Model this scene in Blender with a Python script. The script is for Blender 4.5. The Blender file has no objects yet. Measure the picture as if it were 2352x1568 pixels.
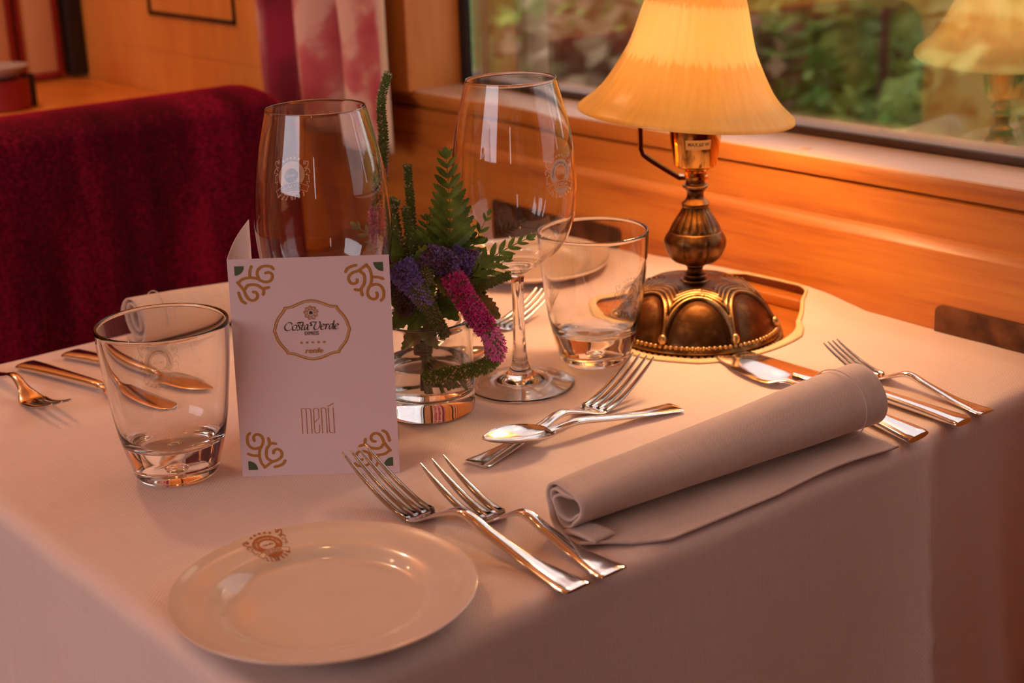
import bpy, bmesh, math, random
from math import sin, cos, pi, radians, atan2, sqrt, hypot
from mathutils import Vector, Matrix, noise
random.seed(7)
R_ = random.Random(11)
sc = bpy.context.scene
COL = sc.collection
T = 0.75                                   # table height

# ------------------------------------------------------------------ camera
cam_d = bpy.data.cameras.new('camera')
cam = bpy.data.objects.new('camera', cam_d); COL.objects.link(cam)
sc.camera = cam
cam_d.sensor_width = 36.0
cam_d.lens = 3516 / 2352 * 36.0
cam_d.clip_start = 0.05
_p, _r, _y = radians(18.01), radians(-1.98), radians(39.26)
_fh = Vector((-cos(_y), sin(_y), 0)); _up = Vector((0, 0, 1))
FW = _fh * cos(_p) - _up * sin(_p)
_rt = FW.cross(_up).normalized(); _u = _rt.cross(FW)
RT = _rt * cos(_r) + _u * sin(_r); UP = _u * cos(_r) - _rt * sin(_r)
m = Matrix((RT, UP, -FW)).transposed().to_4x4()
m.translation = Vector((0, 0, T + 0.40))
cam.matrix_world = m
cam_d.dof.use_dof = True
cam_d.dof.focus_distance = 1.04
cam_d.dof.aperture_fstop = 7.2
cam_d.dof.aperture_blades = 7

# ------------------------------------------------------------------ world, lights, exposure
w = bpy.data.worlds.new('overcast_sky'); sc.world = w; w.use_nodes = True
nt = w.node_tree; nt.nodes.clear()
o_ = nt.nodes.new('ShaderNodeOutputWorld'); b_ = nt.nodes.new('ShaderNodeBackground')
g_ = nt.nodes.new('ShaderNodeTexCoord'); s_ = nt.nodes.new('ShaderNodeSeparateXYZ')
c_ = nt.nodes.new('ShaderNodeValToRGB')
c_.color_ramp.elements[0].position = 0.0; c_.color_ramp.elements[0].color = (0.78, 0.74, 0.84, 1)
c_.color_ramp.elements[1].position = 0.5; c_.color_ramp.elements[1].color = (0.84, 0.82, 0.92, 1)
nt.links.new(g_.outputs['Generated'], s_.inputs[0]); nt.links.new(s_.outputs['Z'], c_.inputs[0])
nt.links.new(c_.outputs[0], b_.inputs['Color']); b_.inputs['Strength'].default_value = 4.6
nt.links.new(b_.outputs[0], o_.inputs[0])

def light(name, kind, loc, power, color, size=0.1, size_y=None, rot=None, portal=False):
    d = bpy.data.lights.new(name, kind); d.energy = power; d.color = color
    if kind == 'AREA':
        d.size = size
        if size_y: d.shape = 'RECTANGLE'; d.size_y = size_y
        if portal: d.cycles.is_portal = True
    elif kind == 'POINT': d.shadow_soft_size = size
    elif kind == 'SPOT': d.shadow_soft_size = size
    o = bpy.data.objects.new(name, d); o.location = loc
    if rot: o.rotation_euler = rot
    COL.objects.link(o); return o
# window openings let the daylight in
light('window_portal', 'AREA', (-0.45, 1.13, 1.28), 1, (1, 1, 1), 1.98, 0.78, (radians(-90), 0, 0), True)
AISLE_WINDOWS = [(-1.45, -0.05), (1.40, 1.62)]
for k, (xa, xb) in enumerate(AISLE_WINDOWS):
    light('aisle_window_portal', 'AREA', ((xa + xb) / 2, -1.62, 1.42), 1, (1, 1, 1), xb - xa, 0.98, (radians(90), 0, 0), True)
CEIL = [(-2.6, -0.35, 1.4), (-1.75, -0.35, .8), (-0.9, -0.35, .6), (-0.05, -0.35, .6), (-2.0, 0.5, 14.0), (-1.0, 0.55, .4), (-0.2, 0.55, .4)]
sun = light('sun', 'SUN', (0, -4, 6), 2.4, (1, .95, .86), rot=(radians(22), 0, radians(-8))); sun.data.angle = radians(12)
sc.view_settings.view_transform = 'Standard'
sc.view_settings.look = 'None'
sc.view_settings.gamma = 1
sc.view_settings.use_curve_mapping = False
sc.view_settings.exposure = 0.0
sc.cycles.max_bounces = 13; sc.cycles.transmission_bounces = 12; sc.cycles.glossy_bounces = 5
sc.cycles.diffuse_bounces = 3; sc.cycles.transparent_max_bounces = 12
sc.cycles.use_adaptive_sampling = True; sc.cycles.adaptive_threshold = 0.015
sc.cycles.sample_clamp_indirect = 6.0

# ------------------------------------------------------------------ material helpers
def srgb(r, g, b):
    f = lambda c: (c / 255) / 12.92 if c / 255 <= .04045 else ((c / 255 + .055) / 1.055) ** 2.4
    return (f(r), f(g), f(b), 1)
def mat(name, color=(.8, .8, .8, 1), rough=.5, metal=0, **kw):
    m = bpy.data.materials.new(name); m.use_nodes = True
    b = m.node_tree.nodes['Principled BSDF']
    b.inputs['Base Color'].default_value = color; b.inputs['Roughness'].default_value = rough
    b.inputs['Metallic'].default_value = metal
    for k, v in kw.items(): b.inputs[k.replace('_', ' ')].default_value = v
    return m
def N(m, t, **kw):
    n = m.node_tree.nodes.new(t)
    for k, v in kw.items(): setattr(n, k, v)
    return n
def L(m, a, b): m.node_tree.links.new(a, b)
def P(m): return m.node_tree.nodes['Principled BSDF']
def ramp(m, src, stops):
    r = N(m, 'ShaderNodeValToRGB'); e = r.color_ramp.elements
    while len(e) > 1: e.remove(e[-1])
    e[0].position, e[0].color = stops[0]
    for p, c in stops[1:]:
        x = e.new(p); x.color = c
    L(m, src, r.inputs[0]); return r.outputs[0]
def coords(m, scale=(1, 1, 1), kind='Object', rot=(0, 0, 0)):
    t = N(m, 'ShaderNodeTexCoord'); mp = N(m, 'ShaderNodeMapping')
    mp.inputs['Scale'].default_value = scale; mp.inputs['Rotation'].default_value = rot
    L(m, t.outputs[kind], mp.inputs[0]); return mp.outputs[0]
def noise_n(m, vec, scale, detail=3, rough=.5):
    n = N(m, 'ShaderNodeTexNoise'); n.inputs['Scale'].default_value = scale
    n.inputs['Detail'].default_value = detail; n.inputs['Roughness'].default_value = rough
    L(m, vec, n.inputs['Vector']); return n.outputs['Fac']
def bump(m, h, strength=.3, dist=.001, normal=None):
    b = N(m, 'ShaderNodeBump'); b.inputs['Strength'].default_value = strength; b.inputs['Distance'].default_value = dist
    L(m, h, b.inputs['Height'])
    if normal: L(m, normal, b.inputs['Normal'])
    L(m, b.outputs[0], P(m).inputs['Normal']); return b.outputs[0]
def mathn(m, op, a, b=None):
    n = N(m, 'ShaderNodeMath', operation=op)
    for i, v in enumerate((a, b)):
        if v is None: continue
        if isinstance(v, (int, float)): n.inputs[i].default_value = v
        else: L(m, v, n.inputs[i])
    return n.outputs[0]

def weave_mat(name, c1, c2, period=.0009, strength=.35):
    m = mat(name, c1, .85)
    P(m).inputs['Sheen Weight'].default_value = .15
    uv = coords(m, kind='UV')
    big = noise_n(m, uv, 9, 3)
    slub = noise_n(m, coords(m, (18, 420, 1), 'UV'), 1, 3)
    slub2 = noise_n(m, coords(m, (420, 18, 1), 'UV'), 1, 3)
    f = mathn(m, 'MULTIPLY', mathn(m, 'ADD', slub, slub2), .5)
    f = mathn(m, 'ADD', mathn(m, 'MULTIPLY', f, .75), mathn(m, 'MULTIPLY', big, .25))
    L(m, ramp(m, f, [(.35, c2), (.62, c1)]), P(m).inputs['Base Color'])
    sc_ = 2 * pi / (20 * period)
    w1 = N(m, 'ShaderNodeTexWave', bands_direction='DIAGONAL'); w1.inputs['Scale'].default_value = sc_ * .6
    w1.inputs['Distortion'].default_value = .8; w1.inputs['Detail'].default_value = 1; w1.inputs['Detail Scale'].default_value = 4
    L(m, uv, w1.inputs['Vector'])
    h = mathn(m, 'ADD', mathn(m, 'MULTIPLY', w1.outputs['Fac'], .5), mathn(m, 'MULTIPLY', f, 1.6))
    bump(m, h, strength, .0006)
    return m
M = {}
M['cloth'] = weave_mat('table_linen', srgb(236, 206, 190), srgb(228, 197, 181), .0009, .2)
M['napkin'] = weave_mat('napkin_linen', srgb(216, 186, 168), srgb(204, 174, 156), .0010, .22)
M['hem'] = weave_mat('hem_tape', srgb(240, 205, 150), srgb(228, 192, 138), .0008, .3)

def wood(name, c1, c2, c3, scale=(1.2, 14, 14), rough=.33, rot=(0, 0, 0)):
    m = mat(name, c1, rough, Coat_Weight=.12, Coat_Roughness=.25)
    v = coords(m, scale, rot=rot)
    n1 = noise_n(m, v, 2.2, 6, .6)
    n2 = noise_n(m, coords(m, (scale[0] * 6, scale[1] * 9, scale[2] * 9), rot=rot), 2.0, 3)
    knots = noise_n(m, coords(m, (3, 7, 9)), 1.6, 1)
    f = mathn(m, 'ADD', mathn(m, 'MULTIPLY', n1, .7), mathn(m, 'MULTIPLY', n2, .3))
    f = mathn(m, 'ADD', f, mathn(m, 'MULTIPLY', mathn(m, 'GREATER_THAN', knots, .74), .22))
    L(m, ramp(m, f, [(.30, c1), (.52, c2), (.72, c3)]), P(m).inputs['Base Color'])
    bump(m, n2, .05, .0005); return m
M['wood'] = wood('honey_varnished_wood', srgb(208, 128, 42), srgb(186, 104, 32), srgb(140, 68, 22), rough=.48)
M['wood_wall'] = wood('amber_wall_veneer', srgb(236, 158, 76), srgb(224, 142, 62), srgb(206, 118, 48), (5, 5, .8), .45)
M['sill'] = wood('pale_sill_wood', srgb(226, 184, 150), srgb(218, 174, 138), srgb(206, 158, 122), (1.2, 14, 14), .38)
M['dark_wood'] = wood('dark_frame_wood', srgb(70, 26, 16), srgb(50, 18, 12), srgb(30, 12, 8))
M['bronze_plate'] = mat('dark_bronze', srgb(96, 58, 36), .45, .75)
_v = coords(M['bronze_plate'], (12, 12, 12)); L(M['bronze_plate'], ramp(M['bronze_plate'], noise_n(M['bronze_plate'], _v, 4, 5), [(.3, srgb(66, 40, 28)), (.7, srgb(128, 84, 52))]), P(M['bronze_plate']).inputs['Base Color'])
M['steel'] = mat('polished_steel', (.80, .79, .78, 1), .09, 1)
_s = noise_n(M['steel'], coords(M['steel'], (40, 200, 40)), 3, 3); bump(M['steel'], _s, .03, .0004)
L(M['steel'], mathn(M['steel'], 'ADD', mathn(M['steel'], 'MULTIPLY', _s, .12), .05), P(M['steel']).inputs['Roughness'])
M['brass'] = mat('polished_brass', srgb(214, 160, 84), .12, 1)
M['antique'] = mat('antique_brass', srgb(140, 98, 52), .34, 1)
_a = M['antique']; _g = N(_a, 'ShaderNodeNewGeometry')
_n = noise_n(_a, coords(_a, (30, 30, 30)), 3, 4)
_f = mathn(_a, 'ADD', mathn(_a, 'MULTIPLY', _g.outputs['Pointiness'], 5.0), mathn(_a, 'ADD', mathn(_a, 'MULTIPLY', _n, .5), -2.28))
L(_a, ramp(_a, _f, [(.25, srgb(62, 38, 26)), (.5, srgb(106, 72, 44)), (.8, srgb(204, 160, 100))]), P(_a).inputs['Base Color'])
M['porcelain'] = mat('cream_porcelain', srgb(226, 196, 168), .22, Coat_Weight=1, Coat_Roughness=.03)
M['brown_ink'] = mat('brown_ink', srgb(176, 96, 30), .5)
M['gold_ink'] = mat('ochre_ink', srgb(178, 112, 30), .6)
M['thin_gold'] = mat('pale_gold_ink', srgb(206, 160, 110), .6)
M['green_ink'] = mat('dark_green_ink', srgb(66, 82, 50), .6)
M['black_ink'] = mat('black_ink', srgb(48, 32, 30), .6)
M['paper'] = mat('matte_card', srgb(224, 192, 188), .7)
bump(M['paper'], noise_n(M['paper'], coords(M['paper'], (1, 1, 1)), 900, 2), .04, .0004)
M['velvet'] = mat('crimson_velvet', srgb(96, 3, 26), .9)
_v = M['velvet']; P(_v).inputs['Sheen Weight'].default_value = .7; P(_v).inputs['Sheen Roughness'].default_value = .3; P(_v).inputs['Specular IOR Level'].default_value = .1
P(_v).inputs['Sheen Tint'].default_value = srgb(230, 20, 60)
L(_v, ramp(_v, mathn(_v, 'ADD', mathn(_v, 'MULTIPLY', noise_n(_v, coords(_v, (4, 8, 1.6)), 2.2, 5), .6), mathn(_v, 'MULTIPLY', noise_n(_v, coords(_v), 260, 2), .4)), [(.36, srgb(52, 0, 13)), (.50, srgb(86, 3, 26)), (.64, srgb(136, 12, 46))]), P(_v).inputs['Base Color'])
bump(_v, noise_n(_v, coords(_v, (1, 1, 1)), 420, 2), .25, .001)
M['black'] = mat('black_rubber', srgb(26, 20, 18), .55)
M['gasket'] = mat('brown_rubber_gasket', srgb(64, 44, 34), .5)
M['cream'] = mat('cream_panel', srgb(226, 178, 128), .6)
M['red_edge'] = mat('red_piping', srgb(150, 26, 22), .6)
M['cloth_white'] = mat('frosted_print', srgb(236, 214, 200), .8)
M['label'] = mat('metallic_sticker', srgb(196, 160, 120), .4, .3)
M['carpet'] = mat('dark_red_carpet', srgb(84, 30, 28), .95)
M['ceiling'] = mat('cream_ceiling', srgb(206, 160, 116), .6)
M['greyc'] = mat('grey_ceramic', srgb(170, 160, 156), .4)
M['soil'] = mat('leaf_litter', srgb(92, 78, 56), .95)
L(M['soil'], ramp(M['soil'], noise_n(M['soil'], coords(M['soil']), 3, 5), [(.3, srgb(60, 56, 36)), (.7, srgb(120, 104, 78))]), P(M['soil']).inputs['Base Color'])

def glass_mat(name, col=(1, 1, 1, 1), ior=1.5):
    m = bpy.data.materials.new(name); m.use_nodes = True; t = m.node_tree; t.nodes.clear()
    o = t.nodes.new('ShaderNodeOutputMaterial'); g = t.nodes.new('ShaderNodeBsdfGlass')
    g.inputs['Color'].default_value = col; g.inputs['IOR'].default_value = ior; g.inputs['Roughness'].default_value = 0.0
    t.links.new(g.outputs[0], o.inputs[0]); return m
M['glass'] = glass_mat('clear_glass', (.985, .985, .98, 1), 1.5)
M['water'] = glass_mat('water', (.99, .995, .985, 1), 1.33)
def pane_mat(name, tint, refl):
    m = bpy.data.materials.new(name); m.use_nodes = True; t = m.node_tree; t.nodes.clear()
    o = t.nodes.new('ShaderNodeOutputMaterial'); a = t.nodes.new('ShaderNodeBsdfTransparent'); a.inputs[0].default_value = tint
    g = t.nodes.new('ShaderNodeBsdfGlossy'); g.inputs['Roughness'].default_value = 0.0; g.inputs[0].default_value = (1, 1, 1, 1)
    f = t.nodes.new('ShaderNodeLayerWeight'); f.inputs[0].default_value = .5
    ad = t.nodes.new('ShaderNodeMath'); ad.operation = 'MULTIPLY_ADD'; ad.inputs[1].default_value = .5; ad.inputs[2].default_value = refl
    ad.use_clamp = True
    mx = t.nodes.new('ShaderNodeMixShader')
    t.links.new(f.outputs['Fresnel'], ad.inputs[0]); t.links.new(ad.outputs[0], mx.inputs[0])
    t.links.new(a.outputs[0], mx.inputs[1]); t.links.new(g.outputs[0], mx.inputs[2]); t.links.new(mx.outputs[0], o.inputs[0]); return m
M['pane'] = pane_mat('coated_window_glass', (.92, .91, .87, 1), .28)
def frost_mat(name, color, fac):
    m = bpy.data.materials.new(name); m.use_nodes = True; t = m.node_tree; t.nodes.clear()
    o = t.nodes.new('ShaderNodeOutputMaterial'); a = t.nodes.new('ShaderNodeBsdfTransparent')
    d = t.nodes.new('ShaderNodeBsdfDiffuse'); d.inputs[0].default_value = color
    tr = t.nodes.new('ShaderNodeBsdfTranslucent'); tr.inputs[0].default_value = color
    m1 = t.nodes.new('ShaderNodeMixShader'); m1.inputs[0].default_value = .45
    m2 = t.nodes.new('ShaderNodeMixShader'); m2.inputs[0].default_value = fac
    t.links.new(d.outputs[0], m1.inputs[1]); t.links.new(tr.outputs[0], m1.inputs[2])
    t.links.new(a.outputs[0], m2.inputs[1]); t.links.new(m1.outputs[0], m2.inputs[2]); t.links.new(m2.outputs[0], o.inputs[0]); return m
M['etch'] = frost_mat('etched_white', srgb(250, 236, 226), .72)
M['etch_soft'] = frost_mat('faint_etched_white', srgb(245, 228, 214), .42)
M['etch_dark'] = frost_mat('dark_etched_letters', srgb(90, 60, 48), .7)  # darker frost for the small ring letters of the crest

# ------------------------------------------------------------------ mesh helpers
class MB:
    def __init__(s): s.v = []; s.f = []; s.mi = []; s.uv = None
    def add(s, vs, fs, mi=0):
        o = len(s.v); s.v += [tuple(v) for v in vs]
        for f in fs: s.f.append([i + o for i in f]); s.mi.append(mi)
        return s
    def xf(s, M4):
        s.v = [tuple(M4 @ Vector(v)) for v in s.v]; return s
    def build(s, name, mats, parent=None, smooth=True, angle=None):
        me = bpy.data.meshes.new(name); me.from_pydata(s.v, [], s.f)
        for q in (mats if isinstance(mats, (list, tuple)) else [mats]): me.materials.append(q)
        for p, i in zip(me.polygons, s.mi): p.material_index = i; p.use_smooth = smooth
        me.update()
        if smooth and angle: me.set_sharp_from_angle(angle=radians(angle))
        o = bpy.data.objects.new(name, me); COL.objects.link(o)
        if parent: o.parent = parent
        return o
def tag(o, label=None, cat=None, group=None, kind=None):
    if label: o['label'] = label
    if cat: o['category'] = cat
    if group: o['group'] = group
    if kind: o['kind'] = kind
    return o
def thing(name, loc, label, cat, group=None, rz=0):
    o = bpy.data.objects.new(name, None); o.location = loc; o.rotation_euler = (0, 0, rz); o.empty_display_size = .02
    COL.objects.link(o); return tag(o, label, cat, group)
def struct(o): o['kind'] = 'structure'; return o
def lathe(prof, seg=96, rf=None, closed=False):
    b = MB(); n = len(prof); vs = []; fs = []
    for i, (r, z) in enumerate(prof):
        for k in range(seg):
            a = 2 * pi * k / seg; rr, zz = (rf(r, z, a, i) if rf else (r, z))
            vs.append((rr * cos(a), rr * sin(a), zz))
    m_ = n if closed else n - 1
    for i in range(m_):
        j = (i + 1) % n
        for k in range(seg):
            k2 = (k + 1) % seg
            fs.append((i * seg + k, i * seg + k2, j * seg + k2, j * seg + k))
    b.add(vs, fs); return b
def weld(o, d=1e-6):
    bm = bmesh.new(); bm.from_mesh(o.data); bmesh.ops.remove_doubles(bm, verts=bm.verts, dist=d)
    bmesh.ops.recalc_face_normals(bm, faces=bm.faces); bm.to_mesh(o.data); bm.free(); return o
def boxm(x0, x1, y0, y1, z0, z1, b=None):
    b = b or MB()
    vs = [(x, y, z) for x in (x0, x1) for y in (y0, y1) for z in (z0, z1)]
    b.add(vs, [(0, 1, 3, 2), (4, 6, 7, 5), (0, 4, 5, 1), (2, 3, 7, 6), (0, 2, 6, 4), (1, 5, 7, 3)]); return b
def bevel(o, w=.002, seg=2):
    bm = bmesh.new(); bm.from_mesh(o.data)
    bmesh.ops.bevel(bm, geom=list(bm.edges), offset=w, segments=seg, affect='EDGES', profile=.5)
    for f in bm.faces: f.smooth = True
    bm.to_mesh(o.data); bm.free(); o.data.set_sharp_from_angle(angle=radians(50)); return o
def bez(pts, n=10):
    """Catmull-Rom through the points."""
    P_ = [Vector(p) if len(p) == 3 else Vector((p[0], p[1], 0)) for p in pts]; out = []
    for i in range(len(P_) - 1):
        p0 = P_[max(i - 1, 0)]; p1 = P_[i]; p2 = P_[i + 1]; p3 = P_[min(i + 2, len(P_) - 1)]
        for k in range(n):
            t = k / n
            out.append(.5 * ((2 * p1) + (-p0 + p2) * t + (2 * p0 - 5 * p1 + 4 * p2 - p3) * t * t + (-p0 + 3 * p1 - 3 * p2 + p3) * t ** 3))
    out.append(P_[-1]); return out
def tube(path, rad, seg=8, b=None, mi=0, flat=1.0, up=None):
    b = b or MB(); n = len(path); vs = []; fs = []
    pv = [Vector(p) for p in path]; ref = Vector(up) if up else Vector((.31, .22, .92))
    for i, p in enumerate(pv):
        d = (pv[min(i + 1, n - 1)] - pv[max(i - 1, 0)]).normalized()
        s = d.cross(ref); s = s.normalized() if s.length > 1e-4 else d.orthogonal().normalized()
        u = s.cross(d); r = rad(i / (n - 1)) if callable(rad) else rad
        for k in range(seg):
            a = 2 * pi * k / seg; vs.append(p + s * (r * cos(a)) + u * (r * sin(a) * flat))
    for i in range(n - 1):
        for k in range(seg):
            k2 = (k + 1) % seg; fs.append((i * seg + k, i * seg + k2, (i + 1) * seg + k2, (i + 1) * seg + k))
    fs.append(tuple(range(seg))[::-1]); fs.append(tuple((n - 1) * seg + k for k in range(seg)))
    b.add(vs, fs, mi); return b
def sphere(b, c, r, seg=8, rings=5, mi=0, sz=1):
    vs = [(c[0], c[1], c[2] + r * sz)]
    for i in range(1, rings):
        t = pi * i / rings
        for k in range(seg):
            a = 2 * pi * k / seg; vs.append((c[0] + r * sin(t) * cos(a), c[1] + r * sin(t) * sin(a), c[2] + r * cos(t) * sz))
    vs.append((c[0], c[1], c[2] - r * sz)); fs = []
    for k in range(seg): fs.append((0, 1 + k, 1 + (k + 1) % seg))
    for i in range(rings - 2):
        for k in range(seg):
            a = 1 + i * seg + k; a2 = 1 + i * seg + (k + 1) % seg; fs.append((a, a + seg, a2 + seg, a2))
    e = len(vs) - 1; q = 1 + (rings - 2) * seg
    for k in range(seg): fs.append((e, q + (k + 1) % seg, q + k))
    b.add(vs, fs, mi)
def interp(tab, t):
    if t <= tab[0][0]: return tab[0][1:]
    for a, c in zip(tab, tab[1:]):
        if t <= c[0]:
            i = tab.index(a); p = tab[max(i - 1, 0)]; n = tab[min(i + 2, len(tab) - 1)]; h = c[0] - a[0]; s = (t - a[0]) / h
            def sl(j, k, u): return (k[u] - j[u]) / max(k[0] - j[0], 1e-9)
            out = []
            for u in range(1, len(a)):
                m0 = sl(p, c, u) if p is not a else sl(a, c, u); m1 = sl(a, n, u) if n is not c else sl(a, c, u)
                out.append((2 * s ** 3 - 3 * s * s + 1) * a[u] + (s ** 3 - 2 * s * s + s) * h * m0 + (3 * s * s - 2 * s ** 3) * c[u] + (s ** 3 - s * s) * h * m1)
            return tuple(out)
    return tab[-1][1:]
def lin(tab, t):
    if t <= tab[0][0]: return tab[0][1]
    for a, c in zip(tab, tab[1:]):
        if t <= c[0]: return a[1] + (c[1] - a[1]) * (t - a[0]) / (c[0] - a[0])
    return tab[-1][1]

# ------------------------------------------------------------------ flat artwork (2-D polygons, millimetres)
class Art:
    """Filled 2-D shapes, later laid on a card, a plate or a glass."""
    def __init__(s): s.v = []; s.f = []; s.mi = []
    def poly(s, vs, fs, mi=0):
        s.k = getattr(s, 'k', 0) + 1
        o = len(s.v); s.v += [(v[0], v[1], s.k) for v in vs]
        for f in fs: s.f.append([i + o for i in f]); s.mi.append(mi)
    def ribbon(s, pts, w, mi=0, caps=True, nib=None, smooth=True, n=8):
        q = bez(pts, n) if smooth and len(pts) > 2 else [Vector((p[0], p[1], 0)) for p in pts]
        vs = []; fs = []; m_ = len(q)
        for i, p in enumerate(q):
            d = (q[min(i + 1, m_ - 1)] - q[max(i - 1, 0)]); d = d.normalized() if d.length > 1e-9 else Vector((1, 0, 0))
            if nib is None: hw = w / 2
            else: hw = w / 2 * (.24 + .76 * abs(sin(atan2(d.y, d.x) - nib)))
            vs += [(p.x - d.y * hw, p.y + d.x * hw), (p.x + d.y * hw, p.y - d.x * hw)]
        for i in range(m_ - 1): fs.append((2 * i, 2 * i + 1, 2 * i + 3, 2 * i + 2))
        s.poly(vs, fs, mi)
        if caps:
            for p in (q[0], q[-1]): s.disc(p.x, p.y, w / 2 if nib is None else w * .2, mi, 8)
    def disc(s, x, y, r, mi=0, n=20, a0=0, a1=2 * pi):
        vs = [(x, y)] + [(x + r * cos(a0 + (a1 - a0) * k / n), y + r * sin(a0 + (a1 - a0) * k / n)) for k in range(n + 1)]
        s.poly(vs, [(0, k + 1, k + 2) for k in range(n)], mi)
    def ring(s, x, y, r0, r1, mi=0, n=64, a0=0, a1=2 * pi, sx=1):
        vs = []
        for k in range(n + 1):
            a = a0 + (a1 - a0) * k / n; vs += [(x + r0 * cos(a) * sx, y + r0 * sin(a)), (x + r1 * cos(a) * sx, y + r1 * sin(a))]
        s.poly(vs, [(2 * k, 2 * k + 1, 2 * k + 3, 2 * k + 2) for k in range(n)], mi)
    def text(s, txt, size, x, y, mi=0, shear=0, bold=0, sx=1, fn=None, align='CENTER', space=1):
        cu = bpy.data.curves.new('lettering', 'FONT'); cu.body = txt; cu.size = size; cu.shear = shear; cu.align_x = align
        cu.offset = bold; cu.resolution_u = 3; cu.space_character = space
        ob = bpy.data.objects.new('lettering', cu); COL.objects.link(ob)
        dg = bpy.context.evaluated_depsgraph_get(); me = bpy.data.meshes.new_from_object(ob.evaluated_get(dg))
        vs = [(v.co.x * sx, v.co.y) for v in me.vertices]; fs = [tuple(p.vertices) for p in me.polygons]
        if fn: vs = [fn(*v) for v in vs]
        else: vs = [(v[0] + x, v[1] + y) for v in vs]
        s.poly(vs, fs, mi)
        bpy.data.objects.remove(ob); bpy.data.curves.remove(cu); bpy.data.meshes.remove(me)
    def lay(s, name, fn, mats, parent, smooth=True):
        st_ = min(6e-6, 2.2e-4 / max(1, getattr(s, 'k', 1))); b = MB(); b.v = [tuple(fn(x, y, k * st_)) for x, y, k in s.v]; b.f = s.f; b.mi = s.mi
        return b.build(name, mats, parent, smooth)

def crest_art():
    """Round crest with a banner: centre at 0,0; about 28 mm wide, 31 high."""
    A = Art()
    for q_ in range(12):
        r0, r1 = 5.3 + 4.9 * q_ / 12, 5.3 + 4.9 * (q_ + 1) / 12; n = 96; rv = []; rf_ = []
        for k in range(n):
            a = 2 * pi * k / n; rv += [(r0 * cos(a), 1.2 + r0 * sin(a)), (r1 * cos(a), 1.2 + r1 * sin(a))]
        for k in range(n):
            a = 2 * pi * (k + .5) / n; u, y = (r0 + r1) / 2 * cos(a), 1.2 + (r0 + r1) / 2 * sin(a)
            if -3.4 < y + 6.4 + (u / 11) ** 2 * 3.2 < 2.9: continue
            rf_.append((2 * k, 2 * k + 1, 2 * ((k + 1) % n) + 1, 2 * ((k + 1) % n)))
        A.poly(rv, rf_, 0)
    for k in range(5):
        a = radians(90 + (k - 2) * 14.5); A.disc(12.7 * cos(a), 1.2 + 12.7 * sin(a), .95, 0, 12)
    A.text('renfe', 3.5, 0, .2, 0, .25, .06, 1.05)
    def arc(txt, a0, r, size):
        A.text(txt, size, 0, 0, 1, .1, .03, 1, fn=lambda x, y: (-(r + y) * cos(a0 + pi / 2 - x / r + pi / 2) if False else (r + y) * cos(a0 - x / r), 1.2 + (r + y) * sin(a0 - x / r)))
    arc('Trenes Turísticos de LUJO', radians(90), 6.9, 2.35)
    # banner
    def bn(u, v): return (u, v + -6.4 - (u / 11) ** 2 * 3.2)
    n = 24
    for lo, hi in ((-2.6, -2.1), (2.0, 2.5)):
        vs = []
        for k in range(n + 1):
            u = -11.3 + 22.6 * k / n; vs += [bn(u, lo), bn(u, hi)]
        A.poly(vs, [(2 * k, 2 * k + 2, 2 * k + 3, 2 * k + 1) for k in range(n)], 0)
    for sg in (-1, 1):
        A.ribbon([bn(sg * 11.3, 2.4), (sg * 12.9, -7.6), (sg * 11.2, -12.2), bn(sg * 11.0, -2.4)], .5, 0, smooth=False)
    A.text('ESPAÑA', 3.9, 0, 0, 0, 0, .05, 1.02, fn=lambda x, y: bn(x, y - 1.5))
    # dark field of the banner
    vs = []
    for k in range(n + 1):
        u = -10.9 + 21.8 * k / n; vs += [bn(u, -2.1), bn(u, 2.0)]
    # medallion below
    vs = [(0, -10.7)] + [(6.3 * cos(pi + pi * k / 16), -10.9 + 2.6 * sin(pi + pi * k / 16)) for k in range(17)] + [(6.3, -10.4), (0, -9.4), (-6.3, -10.4)]
    A.poly(vs, [tuple(range(1, len(vs)))], 0)
    for k in range(1, 8):
        a = radians(270 + (k - 4) * 12.5); r0, r1 = 13.0 + .35 * abs(k - 4), 15.8 + .35 * abs(k - 4)
        p = Vector((r0 * cos(a), 1.2 - 1.6 + r0 * sin(a) * 1.0)); q = Vector((r1 * cos(a + .06), -.4 + r1 * sin(a + .06)))
        if k != 4:
            A.ribbon([p, (p + q) / 2 + Vector((.3, .3)), q], .75, 0, False)
            A.ribbon([(p + q) / 2, q + Vector((-sin(a) * 1.1, cos(a) * 1.1))], .5, 0, False)
        else:
            for d in (-1.2, -.4, .4, 1.2): A.ribbon([(d, -13.3), (d * .35, -16.6)], .42, 0, False)
    # scrolls at both sides
    for sg, dy in ((-1, -1.0), (1, 2.2)):
        A.ribbon([(sg * 10.2, 6 + dy), (sg * 12.6, 7.4 + dy), (sg * 13.3, 10.5 + dy), (sg * 11.6, 11.0 + dy), (sg * 10.8, 9.2 + dy), (sg * 9.9, 9.8 + dy), (sg * 10.4, 11.8 + dy)], .75, 0)
        A.ribbon([(sg * 10.8, 4.0 + dy), (sg * 12.6, 6.0 + dy), (sg * 14.0, 4.2 + dy), (sg * 13.9, 2.8 + dy)], .7, 0)
        A.ribbon([(sg * 11.0, 1.6 + dy), (sg * 13.4, .8 + dy), (sg * 13.0, -1.4 + dy), (sg * 13.6, -4.2 + dy), (sg * 11.2, -3.8 + dy)], .65, 0, smooth=False)
        A.disc(sg * 11.9, 2.2 + dy, .4, 0, 8); A.disc(sg * 11.9, -5.2 + dy, .4, 0, 8)
    return A
CREST = crest_art()

# ------------------------------------------------------------------ the carriage
X0, X1 = -2.333, 2.2
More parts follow.
